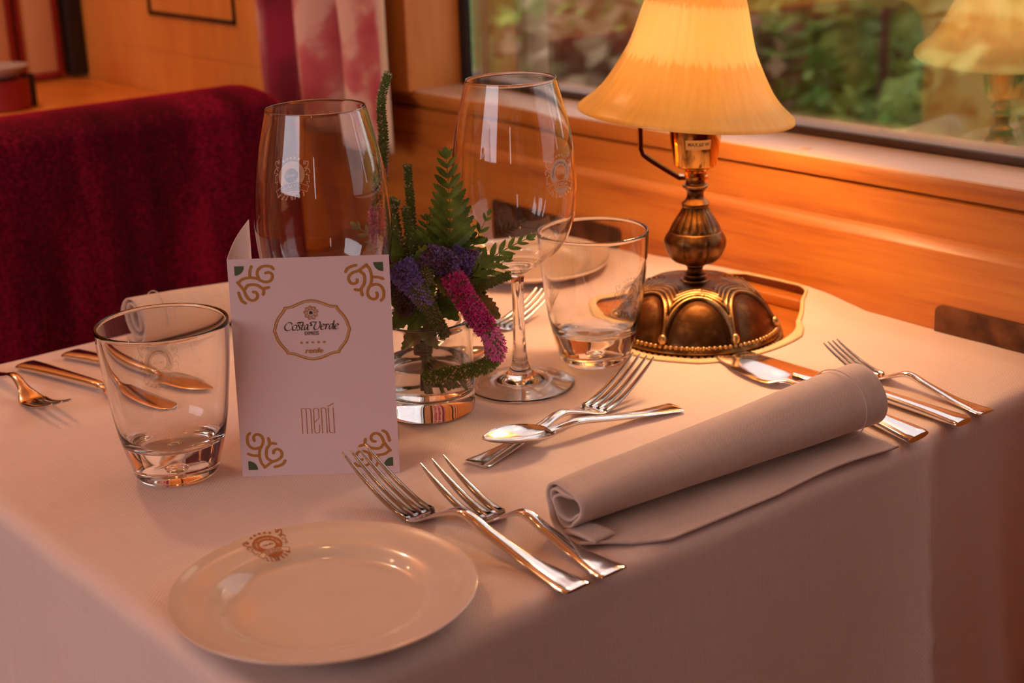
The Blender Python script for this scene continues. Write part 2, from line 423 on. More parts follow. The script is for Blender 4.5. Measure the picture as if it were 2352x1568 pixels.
# window-side wall below the sill: plain board, bevelled ledge, groove, rounded nosing
prof = [(1.040, 0.0), (1.040, T + .0695), (1.0405, T + .0715), (1.0475, T + .0780), (1.0495, T + .0795), (1.0500, T + .1100),
        (1.0510, T + .1108), (1.0570, T + .1112), (1.0570, T + .1140), (1.0480, T + .1146), (1.0470, T + .1180), (1.0460, T + .1260), (1.0475, T + .1295), (1.0510, T + .1310)]
b = MB(); vs = []
NXW = 2
for x in (-1.76, X1):
    for y, z in prof: vs.append((x, y, z))
n = len(prof)
b.add(vs, [(i, i + 1, n + i + 1, n + i) for i in range(n - 1)])
wl = struct(b.build('wall_right', M['wood'], None, True, 35))
struct(boxm(X0, -1.7605, 1.040, 1.1275, 0, T + .1305).build('wall_right_board', M['wood_wall'], None, False))
# sill
b = boxm(-1.76, X1, 1.0475, 1.14, T + .118, T + .1312)
struct(bevel(b.build('trim_1', M['sill']), .0012, 2))
# solid wall left of the window, above the sill line
b = boxm(X0, -1.445, 1.040, 1.1275, T + .1300, 2.3)
struct(b.build('wall_right_pier', M['wood_wall'], None, False)); 
b = boxm(0.55, X1, 1.040, 1.1275, T + .1315, 2.3); struct(b.build('wall_right_end', M['wood_wall'], None, False))
b = boxm(-1.445, 0.55, 1.040, 1.16, 1.68, 2.3); struct(b.build('wall_right_header', M['wood_wall'], None, False))
# engraved rectangle moulding on that wall
b = MB()
zx = [(-2.077, -1.829, T + .181, T + .50)]
for xa, xb, za, zb in zx:
    t = .0032
    boxm(xa, xb, 1.0372, 1.0402, za, za + 2 * t, b); boxm(xa, xb, 1.0372, 1.0402, zb - 2 * t, zb, b)
    boxm(xa, xa + 2 * t, 1.0372, 1.0402, za, zb, b); boxm(xb - 2 * t, xb, 1.0372, 1.0402, za, zb, b)
struct(bevel(b.build('trim_2', M['dark_wood'], None, False), .0008, 1))
# window: frame with rubber edge, glass
wn = struct(bpy.data.objects.new('window_1', None)); COL.objects.link(wn); wn.location = (-.45, 1.13, 1.28)
def at_parent(b, p):
    b.v = [(v[0] - p.location[0], v[1] - p.location[1], v[2] - p.location[2]) for v in b.v]; return b
b = MB(); boxm(-1.4449, -1.429, 1.116, 1.150, T + .1313, 1.68, b); boxm(.534, .5499, 1.116, 1.150, T + .1313, 1.68, b); boxm(-1.429, .534, 1.116, 1.150, 1.664, 1.68, b)
bevel(at_parent(b, wn).build('window_frame', M['black'], wn), .002, 2)
b = MB(); boxm(-1.429, .534, 1.118, 1.150, T + .1313, T + .139, b)
bevel(at_parent(b, wn).build('gasket', M['gasket'], wn), .0015, 2)
b = MB(); boxm(-1.4285, .5335, 1.1215, 1.1265, T + .138, 1.665, b)
at_parent(b, wn).build('pane', M['pane'], wn, False)
# aisle side wall with its windows
b = MB(); ya, yb = -1.60, -1.68
edges = [X0 - 1.2] + [q for ab in AISLE_WINDOWS for q in ab] + [X1]
boxm(edges[0], X1, yb, ya, 0, .93, b); boxm(edges[0], X1, yb, ya, 1.91, 2.3, b)
for i in range(0, len(edges), 2): boxm(edges[i], edges[i + 1], yb, ya, .93, 1.91, b)
struct(b.build('wall_left', M['wood_wall'], None, False))
struct(boxm(X0 - 1.2, X1, -1.68, 1.16, -.06, 0).build('floor', M['carpet'], None, False))
struct(boxm(X0 - 1.2, X1, -1.68, 1.16, 2.3, 2.36).build('ceiling', M['ceiling'], None, False))
struct(boxm(X1, X1 + .05, -1.68, 1.16, 0, 2.3).build('wall_front', M['dark_wood'], None, False))
struct(boxm(X0 - .06, X0, .02, 1.04, 0, 2.3).build('wall_back', M['wood_wall'], None, False))
struct(boxm(X0 - 1.2, X0 - 1.14, -1.6, .02, 0, 2.3).build('wall_end', M['wood_wall'], None, False))
# upholstered cream panels with red edging and dark posts on the partition
def partition_panel(y0, y1, label):
    t = thing('wall_panel', (X0 + .001, (y0 + y1) / 2, T + .08), label, 'panel', 'cream panels on the far partition')
    h = (y1 - y0) / 2
    bevel(boxm(0, .010, -h + .004, h - .004, .002, .60).build('cream_board', M['cream'], t), .003, 2)
    b = MB(); boxm(0, .014, h - .004, h + .002, .0, .602, b); boxm(0, .014, -h - .002, -h + .004, 0, .602, b); boxm(0, .014, -h, h, -.006, .002, b)
    bevel(b.build('red_piping', M['red_edge'], t), .001, 1)
partition_panel(.940, 1.002, 'cream upright panel with red edges beside the black post on the far partition')
partition_panel(.870, .928, 'cream upright panel cut by the picture edge, second from the black post')
bevel(boxm(X0, X0 + .03, 1.012, 1.0385, T + .076, 2.3).build('post', M['black']), .003, 2)
o = bpy.data.objects['post']; tag(o, 'black upright post in the corner of the far partition', 'post')
# counter behind the seat
t = thing('side_table', (-2.12, .80, 0), 'honey wood side table top behind the red velvet chair', 'table')
bevel(boxm(-.21, .235, -.16, .238, T + .045, T + .07).build('tabletop', M['wood_wall'], t), .004, 2)
for sx in (-.18, .20):
    for sy in (-.13, .20): bevel(boxm(sx - .02, sx + .02, sy - .02, sy + .02, 0, T + .0449).build('leg', M['wood_wall'], t), .003, 1)
# things standing on it
t = thing('storage_tin', (-2.10, .815, T + .0702), 'dark red tin with a black end beside the grey bowl', 'tin')
b = lathe([(0, 0), (.036, 0), (.038, .002), (.038, .040), (.036, .042), (0, .042)], 40); b.build('tin_body', M['red_edge'], t, True, 40)
b = MB(); 
o = boxm(.0, .012, .030, .046, 0, .046).build('tin_end', M['black'], t); bevel(o, .003, 2)
t = thing('bowl', (-2.10, .812, T + .1125), 'grey patterned bowl resting on the dark red tin', 'bowl')
b = lathe([(0, .0), (.018, 0), (.03, .006), (.042, .017), (.043, .018), (.041, .018), (.029, .008), (.017, .003), (0, .003)], 40); b.build('bowl_body', M['greyc'], t, True, 50)

# ceiling spots
for k, (x, y, pw) in enumerate(CEIL):
    t = thing('ceiling_spot', (x, y, 2.3), 'small warm ceiling spotlight over the dining car', 'ceiling light', 'ceiling spotlights')
    lathe([(.0, -.004), (.045, -.004), (.05, -.012), (.036, -.012), (.034, -.006)], 32).build('bezel', M['brass'], t, True, 40)
    e = bpy.data.materials.get('warm_lens') or mat('warm_lens', srgb(255, 200, 130), .5, Emission_Color=srgb(255, 176, 96), Emission_Strength=30)
    lathe([(0, -.0085), (.034, -.0085)], 32).build('lens', e, t)
    light('spot_light', 'POINT', (x, y, 2.24), pw, (1, .70, .44), .04)

# ------------------------------------------------------------------ velvet chairs
def make_chair(name, loc, rz, label):
    t = thing(name, loc, label, 'chair', 'crimson velvet dining chairs', rz)
    # back: upright slab, front face towards +x, rounded at the top corners, pleated velvet
    b = MB(); ny, nz = 110, 50; W, H, Z0, th = .395, .899, .42, .11
    def shape(v):   # top outline (height as a fraction of |y|)
        a = abs(v) * W; r = .055
        return H - (r - sqrt(max(r * r - max(a - (W - r), 0) ** 2, 0)))
    vs = []; fs = []
    for side in (0, 1):
        for j in range(nz + 1):
            for i in range(ny + 1):
                v = -1 + 2 * i / ny; y = v * W; top = shape(v)
                s = j / nz; z = Z0 + (top - Z0) * (1 - (1 - s) ** 1.6)
                e = min(1, (top - z) / .028); e2 = min(1, (W - abs(y)) / .028)
                rnd = (sqrt(max(0, 1 - (1 - e) ** 2))) * (sqrt(max(0, 1 - (1 - e2) ** 2)))
                x = th / 2 * rnd
                if side == 0:
                    dpt = min(1, (top - z) / .10)
                    pl = (1 - abs(sin(y * 26 - (z - .9) * 7 + 1.1 * noise.noise((y * 6, z * 3, 3))))) ** 3 * 1.6 + noise.noise((y * 13 + z * 3, z * 4, 1)) * .5
                    x += .010 * pl * dpt * min(1, e2) * (.35 + .65 * min(1, max(0, (.10 - y) / .3)))
                    x += .012 * sin(pi * min(1, max(0, (z - Z0) / (top - Z0))))* rnd
                else: x = -x
                vs.append((x, y, z))
    q = (ny + 1) * (nz + 1)
    for side in (0, 1):
        for j in range(nz):
            for i in range(ny):
                a = side * q + j * (ny + 1) + i; f = (a, a + 1, a + ny + 2, a + ny + 1)
                fs.append(f if side == 0 else f[::-1])
    b.add(vs, fs); weld(b.build('backrest', M['velvet'], t), 1e-5)
    bevel(boxm(-.04, .46, -.30, .30, .36, .47).build('seat', M['velvet'], t), .03, 4)
    for sx in (-.03, .42):
        for sy in (-.27, .27): bevel(boxm(sx - .02, sx + .02, sy - .02, sy + .02, 0, .362).build('leg', M['dark_wood'], t), .004, 1)
    return t
make_chair('velvet_chair', (.10, .62, 0), pi, 'unseen crimson velvet dining chair added at the near side for its red bounce')  # out of view, added for its red bounce on the hanging cloth
make_chair('velvet_chair', (-1.548, .53, 0), 0, 'crimson velvet dining chair with a rounded back at the far end of the table')

# ------------------------------------------------------------------ curtain
t = thing('curtain', (-1.57, 1.0, T + .065), 'pink and crimson patterned curtain with a cream border at the window edge', 'curtain')
M['curtain'] = mat('damask', srgb(180, 60, 70), .8, Sheen_Weight=.3)
_c = M['curtain']; _v1 = coords(_c, (1, 1, 1), 'UV')
_vo = N(_c, 'ShaderNodeTexVoronoi', feature='SMOOTH_F1'); _vo.inputs['Scale'].default_value = 22; L(_c, coords(_c, (1.0, .6, 1), 'UV'), _vo.inputs['Vector'])
_f = mathn(_c, 'ADD', mathn(_c, 'MULTIPLY', _vo.outputs['Distance'], .7), mathn(_c, 'MULTIPLY', noise_n(_c, _v1, 30, 4), .45))
_w = N(_c, 'ShaderNodeTexWave', bands_direction='X'); _w.inputs['Scale'].default_value = 3.4; _w.inputs['Distortion'].default_value = .6; L(_c, _v1, _w.inputs['Vector'])
_mx = N(_c, 'ShaderNodeMix', data_type='RGBA'); 
_sx = N(_c, 'ShaderNodeSeparateXYZ'); L(_c, _v1, _sx.inputs[0])
_mk = ramp(_c, mathn(_c, 'MULTIPLY', _sx.outputs['X'], 2.0), [(0, (1, 1, 1, 1)), (.18, (1, 1, 1, 1)), (.22, (0, 0, 0, 1)), (.27, (0, 0, 0, 1)), (.30, (1, 1, 1, 1)), (.38, (1, 1, 1, 1)), (.41, (0, 0, 0, 1)), (.45, (0, 0, 0, 1)), (.48, (1, 1, 1, 1)), (.60, (1, 1, 1, 1)), (.64, (0, 0, 0, 1)), (.70, (0, 0, 0, 1)), (.74, (1, 1, 1, 1))])  # crimson stripes; the leftmost paints a dark fold into the cloth colour
L(_c, _mk, _mx.inputs[0])
L(_c, ramp(_c, _f, [(.38, srgb(130, 8, 36)), (.60, srgb(170, 24, 56))]), _mx.inputs[6])
L(_c, ramp(_c, _f, [(.34, srgb(206, 84, 92)), (.46, srgb(216, 112, 108)), (.56, srgb(238, 186, 160))]), _mx.inputs[7])
L(_c, _mx.outputs[2], P(_c).inputs['Base Color'])
M['cream_cloth'] = mat('cream_border', srgb(232, 206, 172), .8)
def curtain_sheet(s0, s1, yoff=0, thick=.0012):
    b = MB(); nx, nz = int(220 * (s1 - s0)) + 6, 40; vs = []; uv = []; zb, zt = 0, .62
    for j in range(nz + 1):
        for i in range(nx + 1):
            s = s0 + (s1 - s0) * i / nx; g = j / nz
            amp = .023 + .004 * sin(g * 2)
            x = -.125 + .265 * s + .010 * sin(s * 25) * (.6 + .4 * g) - .012 * (1 - g) * (1 - s)
            y = amp * sin(s * 21.0 + .5 + .5 * sin(g * 2.2)) * (1 - .75 * max(0, s - .72) / .28) + .004 * noise.noise((s * 8, g * 3, 0)) + yoff
            z = zb + (zt - zb) * g + .030 * (1 - s) * (1 - g)
            vs.append((x, y, z)); uv.append((s * .5, z))
    fs = [(j * (nx + 1) + i, j * (nx + 1) + i + 1, (j + 1) * (nx + 1) + i + 1, (j + 1) * (nx + 1) + i) for j in range(nz) for i in range(nx)]
    b.add(vs, fs); return b, uv
def set_uv(o, uv):
    l = o.data.uv_layers.new(name='UVMap')
    for lp in o.data.loops: l.data[lp.index].uv = uv[lp.vertex_index]
def solid(o, th, off=0):
    md = o.modifiers.new('thickness', 'SOLIDIFY'); md.thickness = th; md.offset = off; return o
b, uv = curtain_sheet(0, .93); o = b.build('curtain_cloth', M['curtain'], t); set_uv(o, uv); solid(o, .0015)
b, uv = curtain_sheet(.93, 1.0); o = b.build('border', M['cream_cloth'], t); set_uv(o, uv); solid(o, .003)
b, uv = curtain_sheet(.315, .375, -.0016); o = b.build('stripe', M['cream_cloth'], t); set_uv(o, uv); solid(o, .0015)

# wall plates
def wall_plate(x0, x1, z1, label):
    b = MB(); r = .006; pts = []
    for cx, cz, a0 in ((x0 + r, z1 - r, pi / 2), (x1 - r, z1 - r, 0)):
        seg = [(cx + r * cos(a0 + k * pi / 12), cz + r * sin(a0 + k * pi / 12)) for k in range(7)]
        pts += seg if a0 == 0 else seg[::-1][::-1]
    pts = [(x0, T - .02)] + [(x0 + r - r * cos(k * pi / 12), z1 - r + r * sin(k * pi / 12)) for k in range(7)] + [(x1 - r + r * sin(k * pi / 12), z1 - r + r * cos(k * pi / 12)) for k in range(7)] + [(x1, T - .02)]
    n = len(pts); vs = [(x, 1.0365, z) for x, z in pts] + [(x, 1.0405, z) for x, z in pts]
    b.add(vs, [tuple(range(n))[::-1], tuple(range(n, 2 * n))] + [(i, (i + 1) % n, n + (i + 1) % n, n + i) for i in range(n)])
    o = b.build('wall_plate', M['bronze_plate'], None, False); tag(o, label, 'plate', 'bronze plates on the window wall'); return o
wall_plate(-.714, -.50, T + .0265, 'brown metal plate on the window wall behind the near table edge')
wall_plate(-1.30, -1.086, T + .0265, 'brown metal plate on the window wall seen through the tumbler by the lamp')
# rivet on the sill
o = lathe([(0, .0022), (.003, .002), (.0052, .0008), (.0056, 0)], 24).build('rivet', M['sill']); o.location = (-.880, 1.0660, T + .1311)
tag(o, 'round rivet head on the pale window sill', 'rivet')

# ------------------------------------------------------------------ table
TX0, TX1, TY0, TY1 = -1.22, -.582, .317, 1.036
t = thing('dining_table', (-.9, .68, 0), 'honey wood dining table under the pink linen cloth', 'table')
bevel(boxm(-.316, .314, -.358, .355, T - .030, T - .0035).build('tabletop', M['wood'], t), .004, 2)
b = lathe([(0, 0), (.2, 0), (.2, .02), (.05, .05), (.035, .1), (.035, T - .031), (0, T - .031)], 40); b.build('pedestal', M['dark_wood'], t, True, 40)
# raised lip at the back of the table, seen in the cut-out behind the lamp
bevel(boxm(-.120, .066, .338, .3555, T - .0032, T + .0072).build('back_lip', M['wood'], t), .002, 2)

LX, LY = -.858, .9016          # lamp axis
def hole_r(a):
    """Outline of the cut-out round the lamp (angle from the lamp axis)."""
    d = (math.degrees(a) + 100) % 360 - 100
    r = lin(HOLE, d)
    if sin(a) > .2: r = min(r, .1325 / sin(a))
    return r
HOLE = [(-100, .0745), (-10, .0745), (17, .0765), (40, .082), (61, .0906), (75, .108), (84, .128), (90, .133), (100, .137), (115, .146), (122, .140), (135, .127), (150, .121), (165, .124), (176, .126), (184, .115), (192, .100), (200, .090), (215, .079), (235, .0750), (260, .0745)]
def top_z(x, y):
    """Lie of the cloth on the table top."""
    z = 0.0008 + .0007 * noise.noise((x * 14, y * 14, 0)) + .0004 * noise.noise((x * 40, y * 22, 5))
    # long soft ridges running from the lamp towards the near edge
    for (cx, cy, ang, wd, h) in ((-.72, .79, -25, .012, .0016), (-.67, .74, -18, .018, .0013), (-1.02, .40, 15, .03, .0012), (-.78, .60, -20, .03, .0008)):
        a = radians(ang); px = (x - cx) * cos(a) + (y - cy) * sin(a); py = -(x - cx) * sin(a) + (y - cy) * cos(a)
        z += h * math.exp(-(py / wd) ** 2) * math.exp(-(px / .12) ** 2)
    # it rides up over the back lip around the cut-out
    f = max(0, min(1, (y - .975) / .038)); f = f * f * (3 - 2 * f)
    g = lin([(-1.10, .3), (-1.00, .75), (-.95, 1), (-.853, 1.08), (-.83, .95), (-.805, .6), (-.785, .3), (-.70, .22), (-.5, .2)], x)
    z += .0125 * f * g
    d = hypot(x - LX, y - LY)
    z += .0032 * math.exp(-((d - .086) / .016) ** 2) * (1 if y < .95 else .5) * (.55 + .45 * sin(3 * atan2(y - LY, x - LX) + 1.2))
    return z
DROP = .30
def cloth_point(u, v):
    """(u,v) metres on the flat cloth -> place."""
    r = .011
    def side(d):     # distance beyond the edge -> (outward, drop)
        if d <= 0: return 0, 0
        L_ = r * pi / 2
        if d < L_: return r * sin(d / r), r * (1 - cos(d / r))
        return r, r + d - L_
    ox = max(0, u - TX1 + r); oxn = max(0, TX0 + r - u); oy = max(0, TY0 + r - v)
    cu = min(max(u, TX0 + r), TX1 - r); cv = max(v, TY0 + r)
    a, da = side(ox); an, dan = side(oxn); c, dc = side(oy)
    x = cu + a - an; y = cv - c
    drop = max(da, dan, dc); z = T + top_z(min(max(cu, TX0), TX1), cv) - drop
    if da > 0:       # near hanging side, folds grow downwards
        k = min(1, da / .22)
        q = v
        qc = q - .846 + .022 * k
        x += k ** .5 * .020 * (math.exp(qc / .030) if qc < 0 else math.exp(-qc / .004))
        x += k * (0 - .004 * sin(q * 26 + 1.0)
                  + .006 * math.exp(-((q - .93) / .02) ** 2) + .0012 * math.exp(-((q - .47) / .004) ** 2)) + .02 * k * k
    if dc > 0:       # aisle side
        k = min(1, dc / .22); q = u
        y -= k * (.006 * sin(q * 30 + .6) + .003 * sin(q * 74)) + .015 * k * k
        y -= .0025 * math.exp(-((q + .925) / .006) ** 2) * k
    if dan > 0: x -= .02 * min(1, dan / .2)
    if (da > 0 or dan > 0) and dc > 0:
        m_ = min(max(da, dan), dc); s = 1 if da > 0 else -1
        x += s * m_ * .25; y -= m_ * .25
    return Vector((x, y, z))
b = MB(); h = .0045
us = [TX0 - DROP + h * i for i in range(int((TX1 - TX0 + 2 * DROP) / h) + 2)]
vs_ = [TY0 - DROP + h * j for j in range(int((1.0395 - TY0 + DROP) / h) + 1)] + [1.0392]
idx = {}; vv = []; uvs = []
def in_hole(u, v): return hypot(u - LX, v - LY) < hole_r(atan2(v - LY, u - LX))
for j, v in enumerate(vs_):
    for i, u in enumerate(us):
        uu, v2 = u, v; d = hypot(u - LX, v - LY); a = atan2(v - LY, u - LX); hr = hole_r(a)
        if d < hr:
            if d < hr - 1.6 * h: continue
            uu, v2 = LX + hr * cos(a), LY + hr * sin(a)
        idx[(i, j)] = len(vv); vv.append(cloth_point(uu, v2)); uvs.append((uu, v2))
ff = []
for j in range(len(vs_) - 1):
    for i in range(len(us) - 1):
        q = [idx.get(k) for k in ((i, j), (i + 1, j), (i + 1, j + 1), (i, j + 1))]
        if None in q: continue
        cx = sum(uvs[k][0] for k in q) / 4; cy = sum(uvs[k][1] for k in q) / 4
        if in_hole(cx, cy): continue
        ff.append(q)
b.add(vv, ff); cloth = b.build('tablecloth', M['cloth']); set_uv(cloth, uvs)
tag(cloth, 'pale pink linen tablecloth with a cut-out round the lamp foot', 'tablecloth')
# hem tape round the cut-out
b = MB(); n = 160; vs = []; uv = []
for k in range(n):
    a = 2 * pi * k / n; r0 = hole_r(a)
    for q in range(5):
        wd = .0100 if sin(a) < .55 else .0100 * max(.25, 1 - (sin(a) - .55) * 1.6)
        r = r0 - .0006 + wd * q / 4; x, y = LX + r * cos(a), LY + r * sin(a)
        y = min(y, 1.0388)
        zz = cloth_point(x, y).z + .0009
        vs.append((x, y, zz)); uv.append((a * .08, r))
fs = [(k * 5 + q, k * 5 + q + 1, ((k + 1) % n) * 5 + q + 1, ((k + 1) % n) * 5 + q) for k in range(n) for q in range(4)]
b.add(vs, fs); o = b.build('hem', M['hem'], cloth); set_uv(o, uv); solid(o, .0012); tag(o, 'yellowish stitched hem tape')

# ------------------------------------------------------------------ glassware
def bottom_z(x, y, r=0):
    return T + max(top_z(x + r * cos(a), y + r * sin(a)) for a in [k * pi / 4 for k in range(8)] + [0])
def surf_map(prof, a0, z0, eps=.00025, inner=False):
    tab = sorted([(z, r) for r, z in prof])
    def fn(x, y, e=0):
        z = z0 + y * .001; r = lin(tab, z) + eps + e; rr = lin(tab, z0)
        a = a0 + x * .001 / rr; return (r * cos(a), r * sin(a), z)
    return fn
TUM_O = [(0, .0006), (.020, .0004), (.0255, .0008), (.0282, .0035), (.0298, .010), (.0318, .0165), (.0336, .023), (.0363, .0355), (.0391, .054), (.0416, .076), (.0431, .094), (.0437, .1066)]
def smoothprof(p, n=5):
    q = bez([(r, z, 0) for r, z in p], n); return [(max(v.x, 0), v.y) for v in q]
def make_tumbler(x, y, rz, crest_a, crest_z, label, ink='etch_soft'):
    t = thing('tumbler', (x, y, bottom_z(x, y, .02) + .0002), label, 'tumbler', 'whisky style water tumblers')
    outer = smoothprof(TUM_O, 4)
    inner = smoothprof([(.0418, .1066), (.0411, .094), (.0396, .076), (.0371, .054), (.0343, .0370), (.0318, .0300), (.0285, .0262), (.022, .0248), (.012, .0236), (.0045, .0228), (0, .0226)], 4)
    rim = [(.0434, .1074), (.0428, .1077), (.0421, .1074)]
    weld(lathe(outer + rim + inner, 112).build('tumbler_body', M['glass'], t), 1e-7)
    o = lathe(smoothprof([(0, .0155), (.0030, .0150), (.0052, .0125), (.0040, .0095), (.0015, .0082), (0, .0080)], 3)[::-1], 32).build('air_bubble', M['glass'], t)
    weld(o, 1e-7); o.data.flip_normals()
    CREST.lay('etched_crest', surf_map(outer, crest_a, crest_z), [M[ink], M['etch_dark']], t)
    return t
make_tumbler(-.890, .431, 0, radians(161), .066, 'empty glass tumbler standing by the menu card near the aisle edge')
make_tumbler(-.8605, .7890, 0, radians(0.6), .062, 'empty glass tumbler standing in front of the brass lamp foot')
WG_O = [(.0405, .0006), (.0418, .0012), (.0405, .0022), (.030, .0036), (.0193, .0064), (.0115, .0105), (.0069, .0175), (.0052, .0300), (.0046, .050), (.0045, .070), (.0048, .0830), (.0058, .0885), (.0090, .0915), (.0156, .0955), (.0254, .1017),
        (.0345, .1110), (.0405, .1215), (.0448, .1355), (.0465, .1540), (.0463, .1640), (.0444, .1870), (.0412, .2050), (.0375, .2200), (.0334, .2362)]
def make_wineglass(x, y, crest_a, crest_z, label):
    t = thing('wine_glass', (x, y, bottom_z(x, y, .035) + .0002), label, 'wine glass', 'large stemmed wine glasses')
    foot = smoothprof(WG_O[:11], 4)
    bowl = smoothprof(WG_O[10:], 5)
    inn = [(max(0, r - .0009), z) for r, z in WG_O[::-1] if z >= .0955]
    inner = smoothprof(inn + [(.0085, .0942), (.004, .0925), (0, .0920)], 5)
    weld(lathe(smoothprof([(0, .0050), (.008, .0048), (.0140, .0043), (.0193, .0037), (.0300, .0017), (.0385, .0003), (.0405, .0004)], 4)[:-1] + foot + bowl[1:] + [(.0333, .2366), (.0329, .2367), (.0325, .2364)] + inner, 112).build('glass_body', M['glass'], t), 1e-7)
    CREST.lay('etched_crest', surf_map(bowl, crest_a, crest_z), [M['etch'], M['etch_dark']], t)
    return t
make_wineglass(-.861, .711, radians(7.5), .171, 'empty wine glass with its crest facing forward, standing beside the flower vase')
make_wineglass(-.8675, .5470, radians(174.8), .182, 'empty wine glass with its crest reversed, standing behind the menu card')

# ------------------------------------------------------------------ plates
def make_plate(x, y, label, crest=None, rz=0):
    t = thing('side_plate', (x, y, bottom_z(x, y, .05) + .0003), label, 'plate', 'round porcelain side plates', rz)
    pr = smoothprof([(0, .0026), (.030, .0026), (.046, .0028), (.0535, .0038), (.058, .0068), (.063, .0092), (.070, .0104), (.078, .0118), (.0832, .0136), (.0845, .0140)], 5)
    lo = smoothprof([(.0848, .0136), (.0842, .0122), (.078, .0090), (.070, .0072), (.062, .0052), (.054, .0016), (.0525, .0), (.050, .0), (.0485, .0010), (.03, .0008), (0, .0008)], 5)
    weld(lathe(pr + lo, 144).build('plate_body', M['porcelain'], t), 1e-7)
    if crest:
        tab = pr
        cr, ca = crest
        def fn(u, v, e=0):
            rr = cr + v * .001 * .86; a = ca - u * .001 * .86 / cr
            return (rr * cos(a), rr * sin(a), lin([(r, z) for r, z in tab], rr) + .00012 + e)
        CREST.lay('crest', fn, [M['brown_ink'], M['porcelain']], t)
    return t
make_plate(-.658, .398, 'cream porcelain side plate with a brown crest at the near table corner', (.0715, radians(174)))
make_plate(-1.112, .930, 'cream porcelain side plate beyond the wine glass against the window wall')

# ------------------------------------------------------------------ menu card
BL = Vector((-.855, .461, 0)); BR = Vector((-.787, .542, 0)); TL = Vector((-.8665, .4705, .1470)); QT = Vector((-.948, .535, .1475))
menu = thing('menu_card', (BL.x, BL.y, bottom_z(BL.x, BL.y) + .0004), 'folded white menu card with ochre scroll corners standing open', 'menu card')
eu = (BR - BL); WC = eu.length; eu = eu / WC; ev = (TL - BL); HC = ev.length; ev = ev / HC
nrm = eu.cross(ev).normalized()
bk = (QT - TL); bk.z = 0
def card_front(x, y, e=0):            # millimetres from the top left corner
    return eu * (x * .001) + ev * (HC - y * .001) + nrm * e
b = MB(); n = 10; th = .0002
vs = []
for k in range(n + 1):
    for z_ in (0, 1):
        p = eu * (WC * k / n) + ev * (HC * z_); vs.append(p)
fs = [(2 * k, 2 * k + 2, 2 * k + 3, 2 * k + 1) for k in range(n)]
b.add(vs, fs)
o = b.build('front_leaf', M['paper'], menu, False); solid(o, .0004, -1)
b = MB(); vs = []
BW = bk.length; bd = bk.normalized()
for k in range(n + 1):
    s = k / n; bow = Vector((-bd.y, bd.x, 0)) * (.002 * sin(pi * s))
    p = bd * (BW * s) + bow
    vs += [p + Vector((0, 0, 0)), p + ev * HC + Vector((0, 0, .002 * s))]
b.add(vs, fs); o = b.build('back_leaf', M['paper'], menu, True); solid(o, .0004)
WCm, HCm = WC * 1000, HC * 1000
def lay_card(A, name, mats): 
    o = A.lay(name, lambda x, y, e=0: card_front(x, y, .00020 + e), mats, menu, False); return o
# corner scrolls
S = 26.5 / 520
def orn_pts(l): return [((x - 85) * S, (y - 185) * S) for x, y in l]
STROKES = [[(305, 192), (282, 250), (275, 338)],
           [(118, 402), (180, 355), (275, 338), (360, 350), (430, 388), (485, 400), (540, 382), (566, 335), (556, 295), (520, 275), (482, 284)],
           [(388, 348), (372, 290), (392, 232), (440, 200), (490, 192), (550, 200), (585, 232)],
           [(112, 395), (150, 445), (190, 505), (210, 570), (250, 622), (300, 635), (345, 610), (358, 570), (340, 532), (305, 524)],
           [(205, 480), (240, 437), (300, 428), (370, 442), (430, 480), (510, 470)], [(430, 480), (442, 515), (432, 560)],
           [(118, 530), (130, 585), (155, 640), (198, 668)]]
def corner(rot, name):
    A = Art(); w_ = 35 * S
    for s_ in STROKES: A.ribbon([(x, y) for x, y in orn_pts(s_)], w_, 0)
    A.disc(0, 0, 120 * S, 1, 14, 0, pi / 2)
    mx_, my = 4.3, 4.6; W2, H2 = WCm, HCm
    f = {0: lambda x, y: (mx_ + x, my + y), 90: lambda x, y: (W2 - mx_ - y, my + x), 180: lambda x, y: (W2 - mx_ - x, H2 - my - y), 270: lambda x, y: (mx_ + y, H2 - my - x)}[rot]
    A.v = [(*f(p[0], p[1]), p[2]) for p in A.v]
    lay_card(A, name, [M['gold_ink'], M['green_ink']])
for r_ in (0, 90, 180, 270): corner(r_, 'corner_ornament')
# cartouche with the lettering
CX, CY = WCm * .497, 48.5
half = [(0, -20.1), (4.0, -19.5), (8.3, -18.0), (12.6, -16.2), (15.6, -15.7), (17.2, -15.6)]
half2 = [(17.2, -15.6), (17.9, -14.0), (19.2, -12.2), (21.7, -9.2), (23.6, -5.6), (24.6, -2.0), (25.5, 0)]
q = half[:-1] + half2; up = bez(half, 6)[:-1] + bez(half2, 6)
pts = [(p.x, p.y) for p in up]; pts += [(x, -y) for x, y in pts[::-1][1:]]; pts += [(-x, y) for x, y in pts[::-1][1:]]
A = Art()
A.ribbon([(CX + x, CY + y) for x, y in pts], 1.0, 0, False, smooth=False)
A.ribbon([(CX + x * .948, CY + y * .935) for x, y in pts], .28, 0, False, smooth=False)
A.ribbon([(CX + x * .972, CY + y * .968) for x, y in pts], .62, 2, False, smooth=False)
# rosette
for k in range(9):
    a = 2 * pi * k / 9
    def rp(l): return [(CX + r * cos(a + t_), CY - 11.6 + r * sin(a + t_)) for r, t_ in l]
    A.ribbon(rp([(1.9, 0), (2.8, .12), (3.6, .10), (4.4, .28), (4.7, .52), (4.0, .64), (3.5, .50), (3.8, .38)]), .42, 0, n=4)
    A.ribbon(rp([(2.4, .05), (2.6, -.2), (2.3, -.45)]), .36, 0, n=4)
    A.ribbon(rp([(3.3, .09), (3.7, -.08), (4.6, -.12)]), .34, 0, n=4)
A.disc(CX, CY - 11.6, 1.15, 1, 24)
